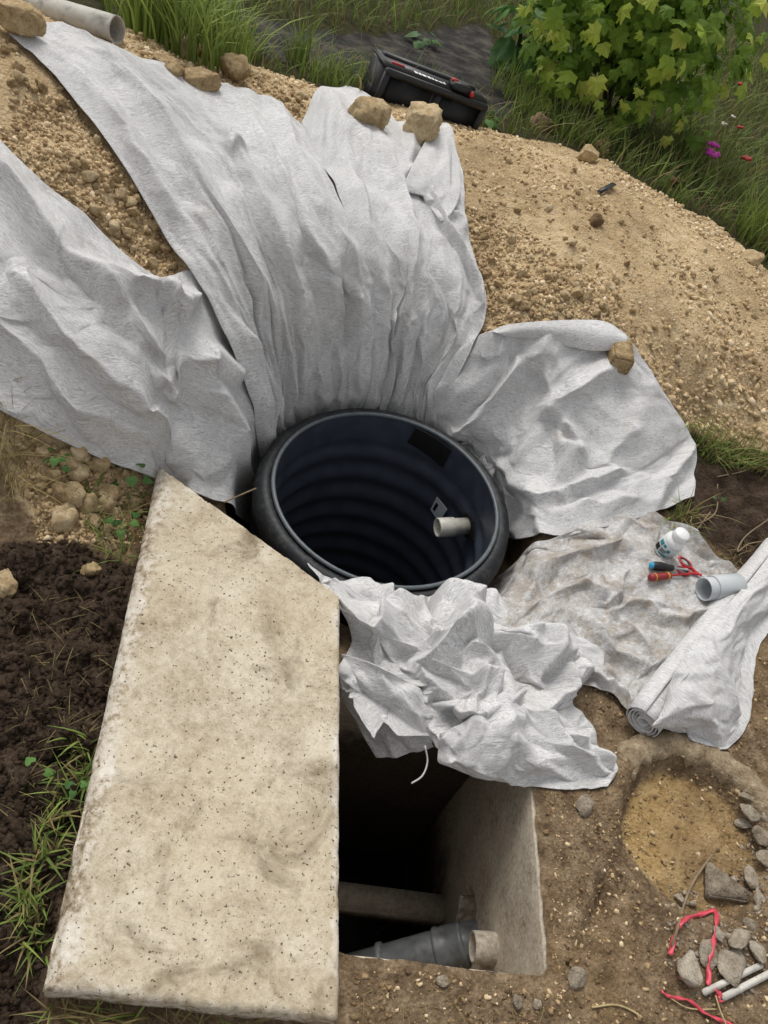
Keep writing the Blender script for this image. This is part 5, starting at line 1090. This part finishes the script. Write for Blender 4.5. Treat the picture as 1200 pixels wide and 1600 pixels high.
def bush(name, label, base, cen, rad, n_each, n_in, size, meshes, mat, cat, hang=.8):
    o = empty(name, base, label=label, cat=cat); cam_d = Vector(CAM-cen).normalized()
    k = 0; VV, FF = [], []; off = 0; rr = random.Random(17)
    for i in range(n_each+n_in):
        u = Vector((rr.gauss(0, 1), rr.gauss(0, 1), rr.gauss(0, 1))).normalized()
        if i < n_each:
            if u.dot(cam_d) < -.25: u = -u
        s = rr.uniform(.82, 1.06) if i < n_each else rr.uniform(.35, .88)
        lump = 1+.16*float(noise(u.x*2.3, u.y*2.3, u.z*2.3+.5))
        p = Vector(cen)+Vector((u.x*rad[0], u.y*rad[1], u.z*rad[2]))*s*lump
        if p.z < base[2]+.05: continue
        nn = (u*.8+Vector((0, 0, .75))+Vector((rr.gauss(0, .36), rr.gauss(0, .36), rr.gauss(0, .36)))).normalized(); Rm = leaf_rot(nn, (u.x*.6, u.y*.6, -hang), rr.gauss(0, .5)); sc_ = size*rr.uniform(.4, 1.12)
        if i < n_each:
            l = bpy.data.objects.new('leaf', meshes[rr.randrange(len(meshes))]); link(l, o)
            l.matrix_parent_inverse = o.matrix_world.inverted(); l.matrix_world = Matrix.Translation(p)@Rm.to_4x4()@Matrix.Scale(sc_, 4)
        else:
            me = meshes[rr.randrange(len(meshes))]; v = np.array([q.co[:] for q in me.vertices])*sc_; v = v@np.array(Rm).T+np.array(p); VV.append(v); FF += [[q+off for q in f.vertices] for f in me.polygons]; off += len(v)
    if VV: tag(mo('foliage', np.concatenate(VV), FF, mat, o, False), kind='stuff')
    for i in range(7):
        a_ = i*.9; tip = Vector(cen)+Vector((math.cos(a_)*rad[0]*.6, math.sin(a_)*rad[1]*.6, rad[2]*.4*math.sin(i*2.))); b = Vector(base); m_ = (b*.5+tip*.5)+Vector((0, 0, .1)); v, f = tube_vf(crom([b-Vector((0, 0, .03)), m_, tip], 8), np.linspace(.014, .004, 8), 6); mo('stem', v, f, M['bark'], o)
    return o
bb = gp(945, 196); bcen = bb+np.array([-.06, .12, .58]); bush('maple_bush', 'bushy young maple with yellowing green lobed leaves behind the sand heap', bb, bcen, (.70, .60, .62), 299, 1400, .158, LM, M['leaf'], 'bush')
hb = gp(800, 120); bush('broad_leaved_plant', 'dark broad heart-leaved plant at the left side of the bush', hb, hb+np.array([.05, .1, .22]), (.22, .18, .17), 26, 22, .15, LH, M['heart'], 'plant', .5)
def weed(px, py, n, size, label, meshes=LH):
    p = gp(px, py); o = empty('weed', p, label=label, cat='weed'); rr = random.Random(int(px)); cz = .02
    for i in range(n):
        a_ = i*2.4+rr.uniform(0, .6); d = size*rr.uniform(.3, 1.0); q = Vector((p[0]+d*math.cos(a_), p[1]+d*math.sin(a_), p[2]+rr.uniform(.01, .05)+.02)); R_ = leaf_rot((math.cos(a_)*.4, math.sin(a_)*.4, 1), (math.cos(a_), math.sin(a_), -.3), 0)
        l = bpy.data.objects.new('leaf', meshes[rr.randrange(len(meshes))]); link(l, o); l.matrix_parent_inverse = o.matrix_world.inverted(); l.matrix_world = Matrix.Translation(q)@R_.to_4x4()@Matrix.Scale(size*rr.uniform(.5, .9), 4)
    return o
weed(90, 738, 7, .026, 'small leafy weed in the rubble below the left sheet'); weed(205, 765, 5, .04, 'dark leafy weed beside the slab tip'); weed(190, 835, 5, .035, 'pale leafy weed left of the slab upper end'); weed(120, 1245, 3, .028, 'light green weed in the grass beside the slab'); weed(65, 1225, 2, .025, 'single green leaf on the dark soil')
weed(1115, 790, 3, .02, 'yellowish weed on the dark soil right of the sheets'); weed(755, 195, 6, .07, 'low dark weed at the right corner of the black case'); weed(660, 70, 8, .09, 'yellow-green weed at the grass edge above the case')
def flower(px, py, z, mat, size, label, n=5):
    p = at(px, py, z); g = np.array([p[0], p[1]-.01, float(real(p[0], p[1]))]); o = empty('flower', g, label=label, cat='flower'); v, f = tube_vf(crom([g, (g+p)/2+np.array([.01, 0, 0]), p], 8), .0022, 5); mo('stem', v, f, M['grass'], o)
    rr = random.Random(int(px+py))
    for i in range(n):
        a_ = i*6.283/n; d = np.array([math.cos(a_), math.sin(a_)*.6-.3, .5+rr.uniform(-.3, .3)]); bm = bmesh.new(); bmesh.ops.create_icosphere(bm, subdivisions=2, radius=1)
        for q in bm.verts: c = np.array(q.co[:]); q.co = p+d*size*.55+np.array([c[0]*size*.5, c[1]*size*.42, c[2]*size*.3*(1+.4*math.sin(c[0]*6))])
        bm_obj('petal', bm, M[mat], o, True)
flower(1113, 228, .30, 'flower_pink', .035, 'upper magenta flower in the grass at right', 4); flower(1112, 242, .27, 'flower_pink', .042, 'lower and larger magenta flower in the grass', 5)
flower(1165, 250, .26, 'flower_red', .03, 'red flower right of the magenta flowers', 4); flower(1159, 136, .35, 'flower_red', .032, 'red flower right of the bush', 4); flower(1193, 100, .35, 'flower_red', .03, 'red flower at the right picture edge', 4); flower(1155, 200, .3, 'flower_red', .022, 'small dull red flower among the stems', 3)
flower(1145, 183, .34, 'flower_white', .018, 'upper white bud right of the bush', 3); flower(1130, 195, .32, 'flower_white', .02, 'lower white bud above the magenta flowers', 3); flower(1197, 377, .2, 'flower_pink', .035, 'pale pink flower at the right edge above the stone', 4)
